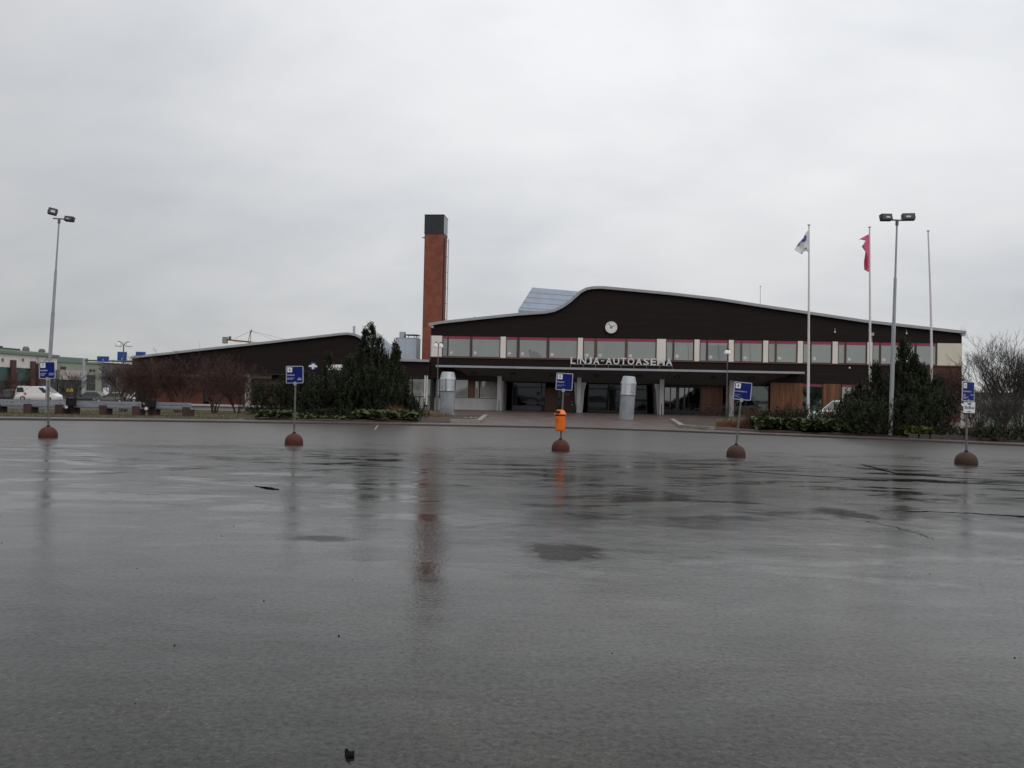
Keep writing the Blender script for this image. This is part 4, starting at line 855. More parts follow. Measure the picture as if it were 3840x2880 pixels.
def mast(u_top, v_top, u_bot, D, label, lamps):
    top = at(u_top, v_top, D); bot = at(u_bot, 1560, D); zb_ = gz(bot.x, D); k = (top.x-bot.x)/(top.z-bot.z); bx = bot.x+(zb_-bot.z)*k
    t = thing('floodlight_mast', label, 'floodlight mast', (bx, D, zb_), 0, 'tall floodlight masts'); t.rotation_euler = (0, math.atan(k), 0)
    H_ = top.z-zb_; b = MB(); b.tube((0, 0, -.1), (0, 0, H_*.52), .100, .092, n=12); b.tube((0, 0, H_*.52-.02), (0, 0, H_*.735), .076, .068, n=12); b.tube((0, 0, H_*.735-.02), (0, 0, H_), .047, .040, n=10); smooth_angle(b.build('mast_pole', m_pole, t))
    b = MB(); b.tube((0, 0, H_-.22), (0, 0, H_+.02), .07, n=10); b.box(-.34, .34, -.03, .03, H_, H_+.06); b.build('cross_arm', m_rusty, t)
    for (dx, dz, rz_, ry, ww, hh) in lamps:
        b = MB(); b.box(-ww/2, ww/2, -.10, .12, -hh/2, hh/2); fl = b.build('floodlight', m_black, t, (dx, 0, H_+dz), (R(-12), ry, rz_))
        b = MB(); b.box(-ww/2+.04, ww/2-.04, -.112, -.098, -hh/2+.05, hh/2-.05); b.build('lens', mat('floodlight_lens', (.05, .052, .055), .2, .2, 6), fl)
        b = MB(); b.box(-.06 if dx < 0 else -.12, .14 if dx < 0 else .08, -.116, -.1125, -hh/2+.09, hh/2-.13); b.build('reflector', m_rim, fl)
        b = MB(); b.box(-ww/2-.03, -ww/2-.001, -.05, .05, -.05, .05); b.box(ww/2+.001, ww/2+.03, -.05, .05, -.05, .05); b.build('bracket', m_rusty, fl)
mast(222, 822, 173, 43.5, 'tall grey floodlight mast leaning at the left behind sign 7', [(-.38, .40, R(16), R(9), .42, .34), (.55, .05, R(-10), R(4), .50, .26)])
mast(3364, 828, 3341, 37.6, 'tall grey floodlight mast between the pink flag and the bare flagpole', [(-.52, .14, R(10), R(-4), .54, .30), (.52, .20, R(-8), R(-1.5), .56, .30)])
FLAGPOLES = [(3033.5, 850, 3030, 46, 'white flagpole carrying the blue and white flag'), (3261, 858, 3261.5, 46.5, 'white flagpole carrying the pink flag'), (3480.5, 872, 3490, 47, 'bare white flagpole at the right end without a flag')]
FP = []
for ut, vt, ub, D, lab in FLAGPOLES:
    top = at(ut, vt, D); bot = at(ub, 1520, D); k = (top.x-bot.x)/(top.z-bot.z); zb_ = gz(bot.x, D); bx = bot.x+(zb_-bot.z)*k
    t = thing('flagpole', lab, 'flagpole', (bx, D, zb_), 0, 'white flagpoles'); H_ = top.z-zb_
    b = MB(); n = 9; bend = 0.10 if 'bare' in lab else .02
    b.path([(k*H_*i/n+bend*math.sin(math.pi*i/n), 0, H_*i/n) for i in range(n+1)], [.085-.045*i/n for i in range(n+1)], 10); smooth_angle(b.build('pole', m_wpole, t))
    b = MB(); b.lathe([(.03, 0), (.035, .06), (.085, .09), (.085, .115), (.03, .12)], 12, (k*H_, 0, H_)); b.build('finial', m_galv, t)
    FP.append((top, D))
def flag(name, label, outline, extra, D, m, fold):
    import bmesh
    bm = bmesh.new(); P = [at(u, v, D-.06) for u, v in outline]; base = Vector((P[0].x, D-.06, P[0].z-1)); vs_ = [bm.verts.new(p-base) for p in P]; [bm.faces.new([vs_[i] for i in tri]) for tri in tessellate_polygon([P])]; bmesh.ops.recalc_face_normals(bm, faces=bm.faces[:])
    for k in range(4): bmesh.ops.subdivide_edges(bm, edges=[e for e in bm.edges if e.calc_length() > .16], cuts=1); bmesh.ops.triangulate(bm, faces=[f for f in bm.faces if len(f.verts) > 3])
    def fy(x, z): return fold*math.sin(x*9+z*3.5)*min(1, abs(x)*3)+fold*.6*math.sin(z*6-x*4)*min(1, abs(x)*2)
    for v in bm.verts: v.co.y += fy(v.co.x, v.co.z)
    me = bpy.data.meshes.new(name); bm.to_mesh(me); bm.free(); me.materials.append(m); o = link(name, me, None, base); tag(o, label, 'flag')
    sm_ = o.modifiers.new('thickness', 'SOLIDIFY'); sm_.thickness = .006
    me.polygons.foreach_set('use_smooth', [True]*len(me.polygons))
    for nm_, ol, mm in extra:
        bm = bmesh.new(); P2 = [at(u, v, D-.06)-base for u, v in ol]; vs_ = [bm.verts.new(p) for p in P2]; [bm.faces.new([vs_[i] for i in tri]) for tri in tessellate_polygon([P2])]; bmesh.ops.recalc_face_normals(bm, faces=bm.faces[:])
        for k in range(3): bmesh.ops.subdivide_edges(bm, edges=[e for e in bm.edges if e.calc_length() > .12], cuts=1); bmesh.ops.triangulate(bm, faces=[f for f in bm.faces if len(f.verts) > 3])
        for v in bm.verts: v.co.y += fy(v.co.x, v.co.z)-.05
        me2 = bpy.data.meshes.new(nm_); bm.to_mesh(me2); bm.free(); me2.materials.append(mm); link(nm_, me2, o)
    return o
z1 = lambda l: [(2960+x/12.76, 830+y/12.76) for x, y in l]
flag('flag', 'white flag with a curved blue emblem blowing left from its pole', z1([(925, 370), (735, 640), (600, 850), (450, 1050), (370, 1150), (240, 1360), (580, 1570), (640, 1550), (660, 1460), (800, 1405), (885, 1465), (915, 1470)]),
     [('emblem', z1([(745, 645), (800, 690), (818, 780), (800, 880), (750, 960), (600, 975), (550, 930), (565, 885), (640, 850), (705, 790), (690, 720)]), m_flagb), ('emblem', z1([(515, 940), (455, 1040), (478, 1078), (415, 1095), (375, 1145), (490, 1150), (495, 1060)]), m_flagb), ('motto', z1([(690, 1310), (740, 1322), (812, 1312), (830, 1225), (800, 1265), (750, 1285)]), m_num)], 46, m_flagw, .05)
z2 = lambda l: [(2900+x/2.989, 780+y/2.989) for x, y in l]
flag('flag', 'limp pink flag drooping along its pole', z2([(1074, 290), (1020, 318), (960, 352), (1032, 366), (990, 432), (1030, 490), (1018, 600), (1022, 690), (1066, 718), (1074, 700)]),
     [('fold', z2([(1030, 490), (1018, 600), (1022, 690), (1056, 668), (1052, 560), (1040, 500)]), m_flagp2)], 46.5, m_flagp, .05)  # darker piece puts the shade of the folded cloth into colour

# ------------------------------------------------------------------ plants
def make_mesh(name, v, f, m, parent=None, loc=(0, 0, 0)):
    me = bpy.data.meshes.new(name); me.from_pydata(v, [], f); me.materials.append(m); me.update(); return link(name, me, parent, loc)
def pine(label, pos, leaders, seed, dens=1.0, m=m_needle, cat='pine', name='mountain_pine', group='dark mountain pines'):
    """several leaders, each a stem with upcurved branches ending in brush-like shoots"""
    r_ = random.Random(seed); t = thing(name, label, cat, pos, 0, group); V = []; Fc = []; wood = MB()
    def tuft(p, d, ln_, wd):
        d = d.normalized(); a = d.orthogonal().normalized(); c = d.cross(a)
        for k in range(11):
            ang = r_.uniform(0, 6.283); s = r_.uniform(-.1, .9)*ln_; q = p+d*s; out = (a*math.cos(ang)+c*math.sin(ang)); tip = q+(out*.62+d*.78)*wd*r_.uniform(.7, 1.25); sd_ = d.cross(out)*.016*r_.uniform(.8, 1.5)
            n = len(V); V.extend((tuple(q-sd_), tuple(q+sd_), tuple(tip))); Fc.append((n, n+1, n+2))
    for (lx, ly, lh, lr) in leaders:
        lean_ = Vector((r_.uniform(-.06, .06), r_.uniform(-.06, .06), 0)); wood.path([(lx*.55, ly*.55, -.05), (lx*.9, ly*.9, lh*.35), (lx+lean_.x*lh, ly+lean_.y*lh, lh*.97)], [.09, .06, .015], 5)
        nb = int(26*lh*dens*(0.6+lr))
        for i in range(nb):
            tt = r_.random()**.85
            if tt > .5 and r_.random() < .38: continue
            zz = lh*(.03+.95*tt); az = r_.uniform(0, 6.283); Lb = lr*((1-tt)**.75*.92+.10)*r_.choice((.62, .75, .85, .95, 1.05, 1.22))
            if tt < .18: Lb *= .85
            o = Vector((lx, ly, 0))+lean_*zz; d = Vector((math.cos(az), math.sin(az), 0)); rise = r_.uniform(.10, .55) if tt > .15 else r_.uniform(-.15, .25)
            n_ = max(3, int(Lb/.16)); last = None
            for j in range(n_+1):
                s = j/n_; p = o+d*Lb*s+Vector((0, 0, zz+Lb*(rise*s+.45*s*s)-.0))
                if s > .22: tuft(p, d*(1-s*.7)+Vector((r_.uniform(-.4, .4), r_.uniform(-.4, .4), .35+.9*s)), .20, .15)
                last = p
            for q in range(2 if r_.random() < .6 else 1): tuft(last+Vector((r_.uniform(-.08, .08), r_.uniform(-.08, .08), .04)), Vector((r_.uniform(-.2, .2), r_.uniform(-.2, .2), 1)), .40, .13)
            if r_.random() < .3: wood.path([o+Vector((0, 0, zz)), o+d*Lb*.5+Vector((0, 0, zz+Lb*(rise*.5+.11))), last], [.022, .015, .006], 4, False)
        for q in range(int(75*lr)):
            a_ = r_.uniform(0, 6.283); q_ = lr*(.35+.6*r_.random()); tuft(Vector((lx+q_*math.cos(a_), ly+q_*math.sin(a_), r_.uniform(.02, .42))), Vector((math.cos(a_)*.7, math.sin(a_)*.7, r_.uniform(.1, 1))), .2, .17)
        for q in range(5): tuft(Vector((lx, ly, 0))+lean_*lh+Vector((r_.uniform(-.05, .05), r_.uniform(-.05, .05), lh*(.9+.02*q))), Vector((r_.uniform(-.2, .2), r_.uniform(-.2, .2), 1)), .3, .13)
    make_mesh('crown', V, Fc, m, t); wood.build('trunk', m_bark, t); return t
def gp(u, D): p = at(u, 1500, D); return (p.x, D, gz(p.x, D)+.03)
# left bed
pine('tall spiky mountain pine, the highest of the left bed, hiding the wing sign', gp(1388, 47), [(0, 0, 5.3, .85), (-.36, 0, 5.05, .4), (.5, .1, 4.6, .7), (1.17, 0, 4.3, .45), (1.42, -.1, 4.0, .45), (-.65, .2, 4.0, .95), (.7, -.3, 3.6, 1.35), (1.25, .2, 3.2, 1.1), (-.9, -.3, 3.1, 1.2), (.1, -1, 2.6, 1.7), (1.3, -.8, 2.1, 1.3), (1.75, .5, 2.4, .7), (-.9, -1.2, 1.3, 1.3), (.9, -1.4, 1.1, 1.2)], 11, 1.15)
pine('broad mountain pine with blunt top just right of the RANUA sign', gp(1228, 46), [(0, 0, 3.55, .5), (-.9, -.3, 2.05, 1.1), (.4, -.2, 2.3, 1.3), (.2, -1, 1.8, 1.5), (-1.4, .2, 1.7, .9), (1.1, .2, 3.3, .6), (1.1, -.8, 2.3, 1.3), (-.5, -1.1, 1.2, 1.3)], 12, 1.15)
pine('low spreading mountain pine at the left end of the left bed', gp(1035, 46), [(0, 0, 1.5, 1.3), (-.9, .1, 1.6, .9), (.8, -.1, 1.9, 1.3), (1.5, .3, 2.3, 1.1)], 13, 1.1)
pine('small dark pine shrub at the right end of the left bed above the leafy cover', gp(1545, 47), [(0, 0, .95, .7), (-.6, .2, 1.0, .6), (.4, -.2, .7, .6)], 14, 1.2)
# right bed
pine('tall spiky mountain pine, the highest of the right bed, before the right floodlight mast', gp(3405, 39.6), [(0, 0, 4.55, .75), (-.28, 0, 3.95, .4), (.42, 0, 3.8, .45), (.85, .1, 3.2, .45), (-.75, .1, 3.1, .4), (.55, .1, 3.1, .95), (-.5, -.1, 3.3, .8), (1.0, -.3, 2.6, 1.1), (0, -.6, 2.3, 1.3), (-.8, -.2, 2.0, 1.0), (1.4, .2, 2.0, .8)], 21, 1.25)
pine('mountain pine with pointed top between the two flags', gp(3265, 41), [(0, 0, 3.3, .65), (-.45, .2, 2.3, .8), (.6, -.3, 2.5, .9), (-.2, -.8, 1.7, 1.0)], 22, 1.2)
pine('rounded mountain pine right of the half hidden white car', gp(3190, 41), [(0, 0, 1.9, .8), (.65, .2, 2.0, .8), (-.35, -.3, 1.5, .6), (.2, -.9, 1.1, 1.1)], 23, 1.2)
pine('low creeping mountain pine in front of the half hidden white car', gp(2990, 42), [(-1.0, 0, .78, .7), (0, -.2, .68, .8), (.9, -.2, .62, .9), (1.7, -.3, .6, .9), (-1.6, .2, .6, .5), (.4, -1.0, .5, .9), (1.3, -1.1, .5, .9)], 24, 1.2)
pine('dense low mountain pine filling the foot of the right bed below the tall one', gp(3420, 38.2), [(-1.6, -.2, 1.3, 1.1), (-.4, -.4, 1.4, 1.2), (.55, -.3, 1.5, .9), (-2.6, .3, 1.2, 1.0)], 25, 1.25)
def leaves(name, label, area, n, m, seed, size=.15, h=.35):
    r_ = random.Random(seed); V = []; Fc = []; k = 0
    while k < n:
        x, y, dens = area(r_)
        if r_.random() > dens: continue
        hh = h*(.35+.65*r_.random())*dens**.5; c = Vector((x, y, gz(x, y)+.04+hh)); az = r_.uniform(0, 6.283); tl = r_.uniform(.2, 1.15); up = Vector((math.cos(az)*math.sin(tl), math.sin(az)*math.sin(tl), math.cos(tl)))
        a = up.orthogonal().normalized(); a = (Matrix.Rotation(r_.uniform(0, 6.283), 3, up) @ a); b_ = up.cross(a); s = size*r_.uniform(.6, 1.2); i0 = len(V)
        V.append(tuple(c-up*.02))
        for q in range(7):
            an = 2*math.pi*q/7; rr = s*(1.0 if q else 1.15); V.append(tuple(c+a*math.cos(an)*rr*1.1+b_*math.sin(an)*rr*.85+up*(.03*math.cos(2*an))))
        for q in range(7): Fc.append((i0, i0+1+q, i0+1+(q+1) % 7))
        k += 1
    o = make_mesh(name, V, Fc, m); stuff(o, label); return o
def strip(u0, u1, d0, d1, v=1600, dens=None):
    def f(r_):
        u = r_.uniform(u0, u1); p = at(u, v, 40); tt = r_.random(); x = p.x/40*(kerb_y(p.x)+OFF+d0); y = kerb_y(x)+OFF+d0+(d1-d0)*tt
        e = min(1, (u-u0)/18, (u1-u)/18); return x, y, max(.05, e)*(dens(u) if dens else 1)
    return f
leaves('ground_cover', 'low leathery green leaf cover at the left front of the left bed', strip(955, 1175, .25, 1.5, dens=lambda u: .35 if u > 1085 else .9), 700, m_leaf, 31, .12, .42)
leaves('ground_cover', 'low leathery green leaf cover below the tall pine of the left bed', strip(1160, 1330, .25, 1.2, dens=lambda u: .5), 260, m_leaf, 35, .10, .22)
leaves('ground_cover', 'bright leathery green leaf cover along the right front of the left bed', strip(1308, 1566, .25, 1.9), 1250, m_leaf, 32, .13, .48)
leaves('ground_cover', 'bright leathery green leaf cover along the front of the right bed', strip(2845, 3300, .3, 2.6), 2300, m_leaf, 33, .15, .60)
leaves('ground_cover', 'yellow green leaf cover by the low stones before the SkiBus sign', strip(3455, 3605, .3, 1.3), 420, m_leafy, 34, .12, .42)
def straw(name, label, pts, n, m, seed, h):
    r_ = random.Random(seed); V = []; Fc = []
    for k in range(n):
        cx3, cy3, rr, hh = r_.choice(pts); a = r_.uniform(0, 6.283); q = rr*r_.random()**.6; x, y = cx3+q*math.cos(a), cy3+q*math.sin(a); z_ = gz(x, y)
        L_ = hh*r_.uniform(.45, 1.1); d = Vector((r_.uniform(-.55, .55), r_.uniform(-.55, .55), 1)).normalized(); w_ = r_.uniform(.006, .014); sd_ = Vector((r_.uniform(-1, 1), r_.uniform(-1, 1), 0)).normalized()*w_
        p = Vector((x, y, z_)); mid_ = p+d*L_*.55; tip = p+d*L_+Vector((d.x, d.y, -.45))*L_*.35; i0 = len(V)
        V.extend(tuple(s_) for s_ in (p-sd_, p+sd_, mid_+sd_*.8, mid_-sd_*.8, tip)); Fc.append((i0, i0+1, i0+2, i0+3)); Fc.append((i0+3, i0+2, i0+4))
    o = make_mesh(name, V, Fc, m); return stuff(o, label)
def st(u, D, r_, h): p = at(u, 1500, D); return (p.x, D, r_, h)
straw('dry_grass', 'straw coloured dry grass clump under the lamp post by the KEMIJÄRVI sign', [st(2745, 44, .55, .75), st(2715, 43.6, .4, .6), st(2790, 43.5, .6, .6)], 1500, m_straw, 41, .7)
straw('dry_grass', 'russet dry grass clump rising left of the green leaf cover', [st(2850, 42.5, .75, 1.15), st(2815, 42, .6, .8), st(2880, 42.5, .5, .8), st(2835, 42.8, .3, 1.5)], 2600, m_straw2, 42, .9)
straw('dry_grass', 'straw coloured dry grass below the left lamp post', [st(1575, 52, .6, .5), st(1610, 53, .6, .45), st(1640, 51, .5, .3)], 800, m_straw, 43, .4)
straw('dry_grass', 'bundle of dead orange stems leaning beside the tall left pine', [st(1478, 45.2, .35, 1.15), st(1486, 45.2, .25, 1.0)], 420, m_straw, 44, 1.1)
straw('dry_grass', 'few pale dead stalks at the foot of the left ventilation stack', [st(1672, 52, .5, .7)], 90, m_straw, 45, .6)
r_ = random.Random(5); V = []; Fc = []
for k in range(9000):
    x = r_.uniform(-34, -14.3); y = kerb_y(x)+OFF+.1+r_.random()**1.6*20; z_ = gz(x, y)+.01; h = r_.uniform(.04, .13); w_ = .012; dx, dy = r_.uniform(-.05, .05), r_.uniform(-.05, .05); i0 = len(V)
    V.extend(((x-w_, y, z_), (x+w_, y, z_), (x+dx, y+dy, z_+h))); Fc.append((i0, i0+1, i0+2))
stuff(make_mesh('grass', V, Fc, m_grass), 'short winter-brown grass of the lawn behind the benches')
def bare(name, label, pos, h, spread, seed, m, stems=4, depth=5, cat='tree', group=None, thick=.05, droop=0.0, width=1.0, arch=0.0, twig=.006):
    r_ = random.Random(seed); t = thing(name, label, cat, pos, 0, group); tr = MB(); cr = MB()
    def grow(p, d, ln_, rad, lev):
        n = 3; pts = [p]; q = p; dd = d.copy()
        for i in range(n):
            dd = (dd+Vector((r_.uniform(-.18, .18), r_.uniform(-.18, .18), r_.uniform(-.08, .14)-droop*lev*.03))).normalized(); q = q+dd*ln_/n; pts.append(q)
        rr = [max(twig*.6, rad*(1-.18*i)) for i in range(n+1)]
        (tr if lev == 0 else cr).path(pts, rr, 5 if lev == 0 else (4 if lev < 2 else 3), False)
        if lev >= depth: return
        kids = r_.choice((2, 3, 3)) if lev else r_.choice((3, 4))
        for k in range(kids):
            j = r_.choice((1, 2, 3, 3)); base = pts[j]; ax = Vector((r_.uniform(-1, 1), r_.uniform(-1, 1), r_.uniform(-.25, .55))).normalized()
            nd_ = (dd*1.0+ax*spread*r_.uniform(.5, 1.0)); nd_.x *= width; nd_.y *= width; grow(base, nd_.normalized(), ln_*r_.uniform(.62, .85), max(twig, rad*.58), lev+1)
    for s in range(stems):
        a = 2*math.pi*s/stems+r_.uniform(-.4, .4); sp = r_.uniform(.15, .55)+arch
        grow(Vector((.12*math.cos(a), .12*math.sin(a), -.05)), Vector((math.cos(a)*sp, math.sin(a)*sp, 1)).normalized(), h*.34, thick*r_.uniform(.7, 1.1), 0)
    tr.build('trunk', m_bark if m is m_twig else m, t); cr.build('crown', m, t); return t
# red-brown thicket trees before the wing
GB = 'bare red-brown trees before the low wing'
bare('bare_tree', 'bare red-brown bushy tree, leftmost before the end of the low wing', gp(462, 58), 4.0, .95, 51, m_twigred, 7, 6, group=GB, width=1.12, twig=.0075)
bare('bare_tree', 'bare red-brown bushy tree before the left end of the wing roof', gp(560, 56), 4.0, .95, 52, m_twigred, 7, 6, group=GB, width=1.12, twig=.0075)
bare('bare_tree', 'bare red-brown bushy tree above the rightmost bench', gp(668, 55), 3.9, .95, 53, m_twigred, 7, 6, group=GB, width=1.12, twig=.0075)
bare('bare_tree', 'bare red-brown bushy tree standing clear right of the benches', gp(805, 51.5), 3.6, .95, 54, m_twigred, 7, 6, group=GB, width=1.15, twig=.0075)
bare('bare_tree', 'bare red-brown bushy tree close to the brick wall by the white column', gp(890, 60), 3.6, .9, 55, m_twigred, 7, 6, group=GB, width=1.1, twig=.0075)
GS = 'thin bare trees by the street'
bare('street_tree', 'thin bare tree before the white shopping hall behind sign 7', gp(143, 112), 6.2, .7, 61, m_twig, 2, 5, group=GS, thick=.09, twig=.012)
bare('street_tree', 'thin bare tree at the left edge before the teal glazing', gp(40, 84), 4.2, .7, 62, m_twigred, 3, 5, group=GS, thick=.07, twig=.012)
bare('street_tree', 'thin bare tree before the pinkish wall left of the gantry post', gp(275, 84), 4.0, .7, 63, m_twig, 3, 5, group=GS, thick=.07, twig=.012)
# right edge
GR = 'bare grey trees at the right edge'
bare('bare_tree', 'bare grey tree with many upright limbs just right of the station corner', gp(3755, 47), 5.3, .50, 71, m_twig, 7, 6, group=GR, thick=.06, twig=.0052)
bare('bare_tree', 'bare grey tree half cut off by the right edge', gp(3835, 49), 5.2, .50, 72, m_twig, 7, 6, group=GR, thick=.06, twig=.0052)
bare('bare_shrub', 'arching bare shrub before the pale wall under the right trees', gp(3690, 38.5), 2.7, .85, 73, m_twig, 9, 5, 'shrub', group=GR, thick=.03, arch=.5, twig=.007)
bare('bare_shrub', 'low bare brown thicket behind the SkiBus sign', gp(3560, 42), 3.2, .7, 74, m_twigred, 8, 6, 'shrub', thick=.03, twig=.007)
bare('bare_shrub', 'low bare shrub at the right edge above the dark hedge', gp(3800, 40), 2.5, .85, 75, m_twig, 8, 5, 'shrub', group=GR, thick=.03, arch=.4, twig=.007)
bare('bare_shrub', 'dark bare thicket filling the gap under the right trees', gp(3760, 52), 3.9, .85, 76, m_twigred, 7, 5, 'shrub', thick=.03, twig=.010)
bare('bare_shrub', 'small bare grey shrub among dry grass behind the KEMIJÄRVI sign', gp(2722, 45), 1.7, .6, 77, m_twig, 3, 4, 'shrub', thick=.02, twig=.006)
bare('bare_shrub', 'small bare brown shrub before the orange boards', gp(2965, 46), 1.7, .7, 78, m_twigred, 5, 4, 'shrub', thick=.02, twig=.006)
pine('dark low hedge at the right edge below the bare trees', gp(3800, 35), [(-1.0, 0, .22, .7), (-.2, 0, .25, .7), (.7, .1, .40, .8), (1.7, .2, .5, .9)], 81, 1.3, name='evergreen_hedge', cat='hedge', group=None)
pine('dark low hedge left of the SkiBus sign pole', gp(3640, 36.2), [(-.3, 0, .16, .5), (.4, 0, .18, .6), (1.0, .1, .2, .6)], 82, 1.3, name='evergreen_hedge', cat='hedge', group=None)
# creeper on the right brick wall
cb = MB(); r_ = random.Random(9)
for k in range(420):
    x = 33.5+7*r_.random(); z_ = .2+r_.random()*3.2; p = Vector((x, -.10, z_)); pts = [p]
    for j in range(7): p = p+Vector((r_.uniform(-.22, .22), r_.uniform(-.03, .03), r_.uniform(.1, .42))); p.y = min(-.09, max(-.30, p.y)); pts.append(p.copy())
    cb.path([F.world(*q) for q in pts if q.z < 5.45], [.018-.0014*j for j in range(len([q for q in pts if q.z < 5.45]))], 3, False) if sum(q.z < 5.45 for q in pts) > 1 else None
cr_ = cb.build('wall_creeper', m_twigred); tag(cr_, 'bare russet creeper climbing the brick wall at the right end of the station', 'creeper')
# low stones edging the bed by sign 3, stones in left bed
sme = None
def stone_at(x, y, z_, sc, lab, grp):
    global sme
    if sme is None:
        b = MB(); rr = random.Random(3); b.lathe([(.7, 0), (1, .25), (.85, .6), (.4, .8)], 9); b.v = [(x_+rr.uniform(-.12, .12), y_+rr.uniform(-.12, .12), z2+rr.uniform(-.06, .06)) for x_, y_, z2 in b.v]; o = b.build('stone', m_stone); sme = o.data
    else: o = link('stone', sme)
    o.location = (x, y, z_); o.scale = sc; o.rotation_euler = (0, 0, rnd.uniform(0, 6)); tag(o, lab, 'stone', grp)
for i, (u, v, lab) in enumerate(((1746, 1568, 'left of the three pale stones in the bare tip of the left bed'), (1766, 1567, 'middle of the three pale stones in the bare tip of the left bed'), (1783, 1568, 'right of the three pale stones in the bare tip of the left bed'))):
    P = gnd(u, v, .14); stone_at(P.x, P.y, .10, (.13, .11, .12), lab, 'pale stones in the left bed')
P = gnd(3455, 1646, .1)
for i in range(6):
    x = 18.25+i*.38; y = kerb_y(x)+OFF-.15
    ords = ('leftmost', 'second from the left', 'third from the left', 'third from the right', 'second from the right', 'rightmost')[i]
    b = MB(); b.box(-.18, .18, -.09, .09, -.02, .18); o = b.build('edging_block', m_kerb, None, (x, y, gz(x, y)), (0, 0, -.6+rnd.uniform(-.05, .05))); tag(o, ords+' of the low stone blocks before the yellow green leaves', 'edging block', 'stone blocks before the yellow green leaves')

# ------------------------------------------------------------------ benches and bins on the lawn
def bench(u0, u1, label, D, n_piers):
    a = at(u0, 1540, D); c = at(u1, 1540, D); x0_, x1_ = a.x, c.x; ln_ = x1_-x0_; z0_ = gz((x0_+x1_)/2, D)
    t = thing('park_bench', label, 'bench', (x0_, D, z0_), 0, 'plank benches on brick piers')
    for i in range(n_piers):
        x = .2+(ln_-.4)*i/(n_piers-1); b = MB(); b.box(x-.2, x+.2, -.40, .28, -.3, .355); b.box(x-.2, x+.2, -.40, -.352, .355, .52); b.build('brick_pier', m_pier, t)
    for j, (y0_, y1_, zz) in enumerate(((-.30, -.12, .362), (-.09, .09, .366), (.12, .30, .36))): sbox('seat_plank', m_plank, t, -.05, ln_+.05, y0_, y1_, zz, zz+.06)
    for j, zz in enumerate((.43, .60)): sbox('back_plank', m_plank, t, -.05, ln_+.05, -.345, -.302, zz, zz+.145)
    for i in range(n_piers): x = .2+(ln_-.4)*i/(n_piers-1); sbox('back_post', m_dk, t, x-.04, x+.04, -.30, -.255, .40, .77)
bench(-130, 250, 'plank bench on brick piers at the left edge behind sign 7', 42.5, 4)
bench(262, 536, 'plank bench on brick piers between the two black bins', 43.0, 3)
bench(566, 722, 'short plank bench on brick piers right of the black bins', 43.4, 2)
def sbin(u, D, label):
    p = at(u, 1540, D); t = thing('waste_bin', label, 'waste bin', (p.x, D, gz(p.x, D)), 0, 'black bins beside the benches')
    b = MB(); b.box(-.19, .19, -.17, .17, .48, .82); b.box(-.21, .21, -.19, .19, .821, .86); b.build('bin_box', m_dk, t)
    b = MB(); b.tube((0, 0, -.05), (0, 0, .49), .05, n=8); b.build('bin_post', m_dk, t)
    b = MB(); oval(b, [(.05, .30, -.2), (.09, .34, -.2), (.085, .44, -.19), (.04, .52, -.16)], 10); smooth_angle(b.build('rubbish_bag', m_mallw, t, (0, -.10, 0)))
sbin(266, 42.4, 'black bin with a white bag at the left end of the middle bench'); sbin(566, 42.8, 'black bin with a white bag at the left end of the short bench')

# ------------------------------------------------------------------ under the canopy
bx, _ = F.px(2168, 1530, .3); p = F.world(5.75, -.35, .115)
t = thing('waste_bin', 'dark green waste bin standing against the middle pillar of the entrance', 'waste bin', p, TH)
b = MB(); b.box(-.22, .22, -.2, .2, 0, .98); b.build('bin_box', mat('dark_green_plastic', (.010, .013, .013), .6, spec=.2), t)
b = MB(); b.box(-.25, .25, -.23, .23, .981, 1.05); b.build('bin_lid', m_black, t); sbox('sticker', m_sticker, t, -.06, .0, -.206, -.2005, .74, .79)
def bicycle(frame_m):
    t = thing('bicycle', 'x', 'bicycle', (0, 0, 0), 0, 'bicycles parked under the canopy')
    for x in (-.52, .52):
        b = MB(); n = 22; pts = [(x+.33*math.cos(2*math.pi*k/n), 0, .35+.33*math.sin(2*math.pi*k/n)) for k in range(n+1)]; b.path(pts, .020, 5, False); w_ = b.build('wheel', m_tyre, t)
        b = MB(); b.path([(x+.305*math.cos(2*math.pi*k/n), 0, .35+.305*math.sin(2*math.pi*k/n)) for k in range(n+1)], .009, 4, False)
        for k in range(9): a = 2*math.pi*k/9; b.tube((x, 0, .35), (x+.30*math.cos(a), 0, .35+.30*math.sin(a)), .003, n=3, caps=False)
        b.build('spokes', mat('dull_bike_metal', (.07, .07, .07), .5, .1, metal=.5), w_)
    b = MB(); bb = (-.08, 0, .32); st_ = (-.22, 0, .82); hd = (.36, 0, .86); hb = (.39, 0, .70)
    for a_, c_, r2 in ((bb, st_, .018), (st_, hd, .016), (bb, hb, .02), (bb, (-.52, 0, .35), .012), (st_, (-.52, 0, .35), .011), (hd, (.52, 0, .35), .014), (st_, (-.25, 0, .98), .013)): b.tube(a_, c_, r2, n=6)
    b.build('frame', frame_m, t)
    b = MB(); b.path([(.34, 0, .86), (.33, 0, 1.04)], .013, 6); b.path([(.16, -.30, 1.06), (.30, -.24, 1.07), (.35, 0, 1.04), (.30, .24, 1.07), (.16, .30, 1.06)], .013, 6); b.build('handlebar', mat('dull_bike_metal', (0, 0, 0)), t)
    b = MB(); b.prism([(-.39, .98), (-.38, 1.03), (-.18, 1.04), (-.10, 1.01), (-.12, .99)], -.07, .07); b.build('saddle', m_dk, t)
    b = MB(); b.box(-.72, -.30, -.07, .07, .745, .76); b.tube((-.62, .06, .75), (-.53, .06, .36), .008, n=4); b.tube((-.62, -.06, .75), (-.53, -.06, .36), .008, n=4); b.build('carrier', m_dk, t)
    return t
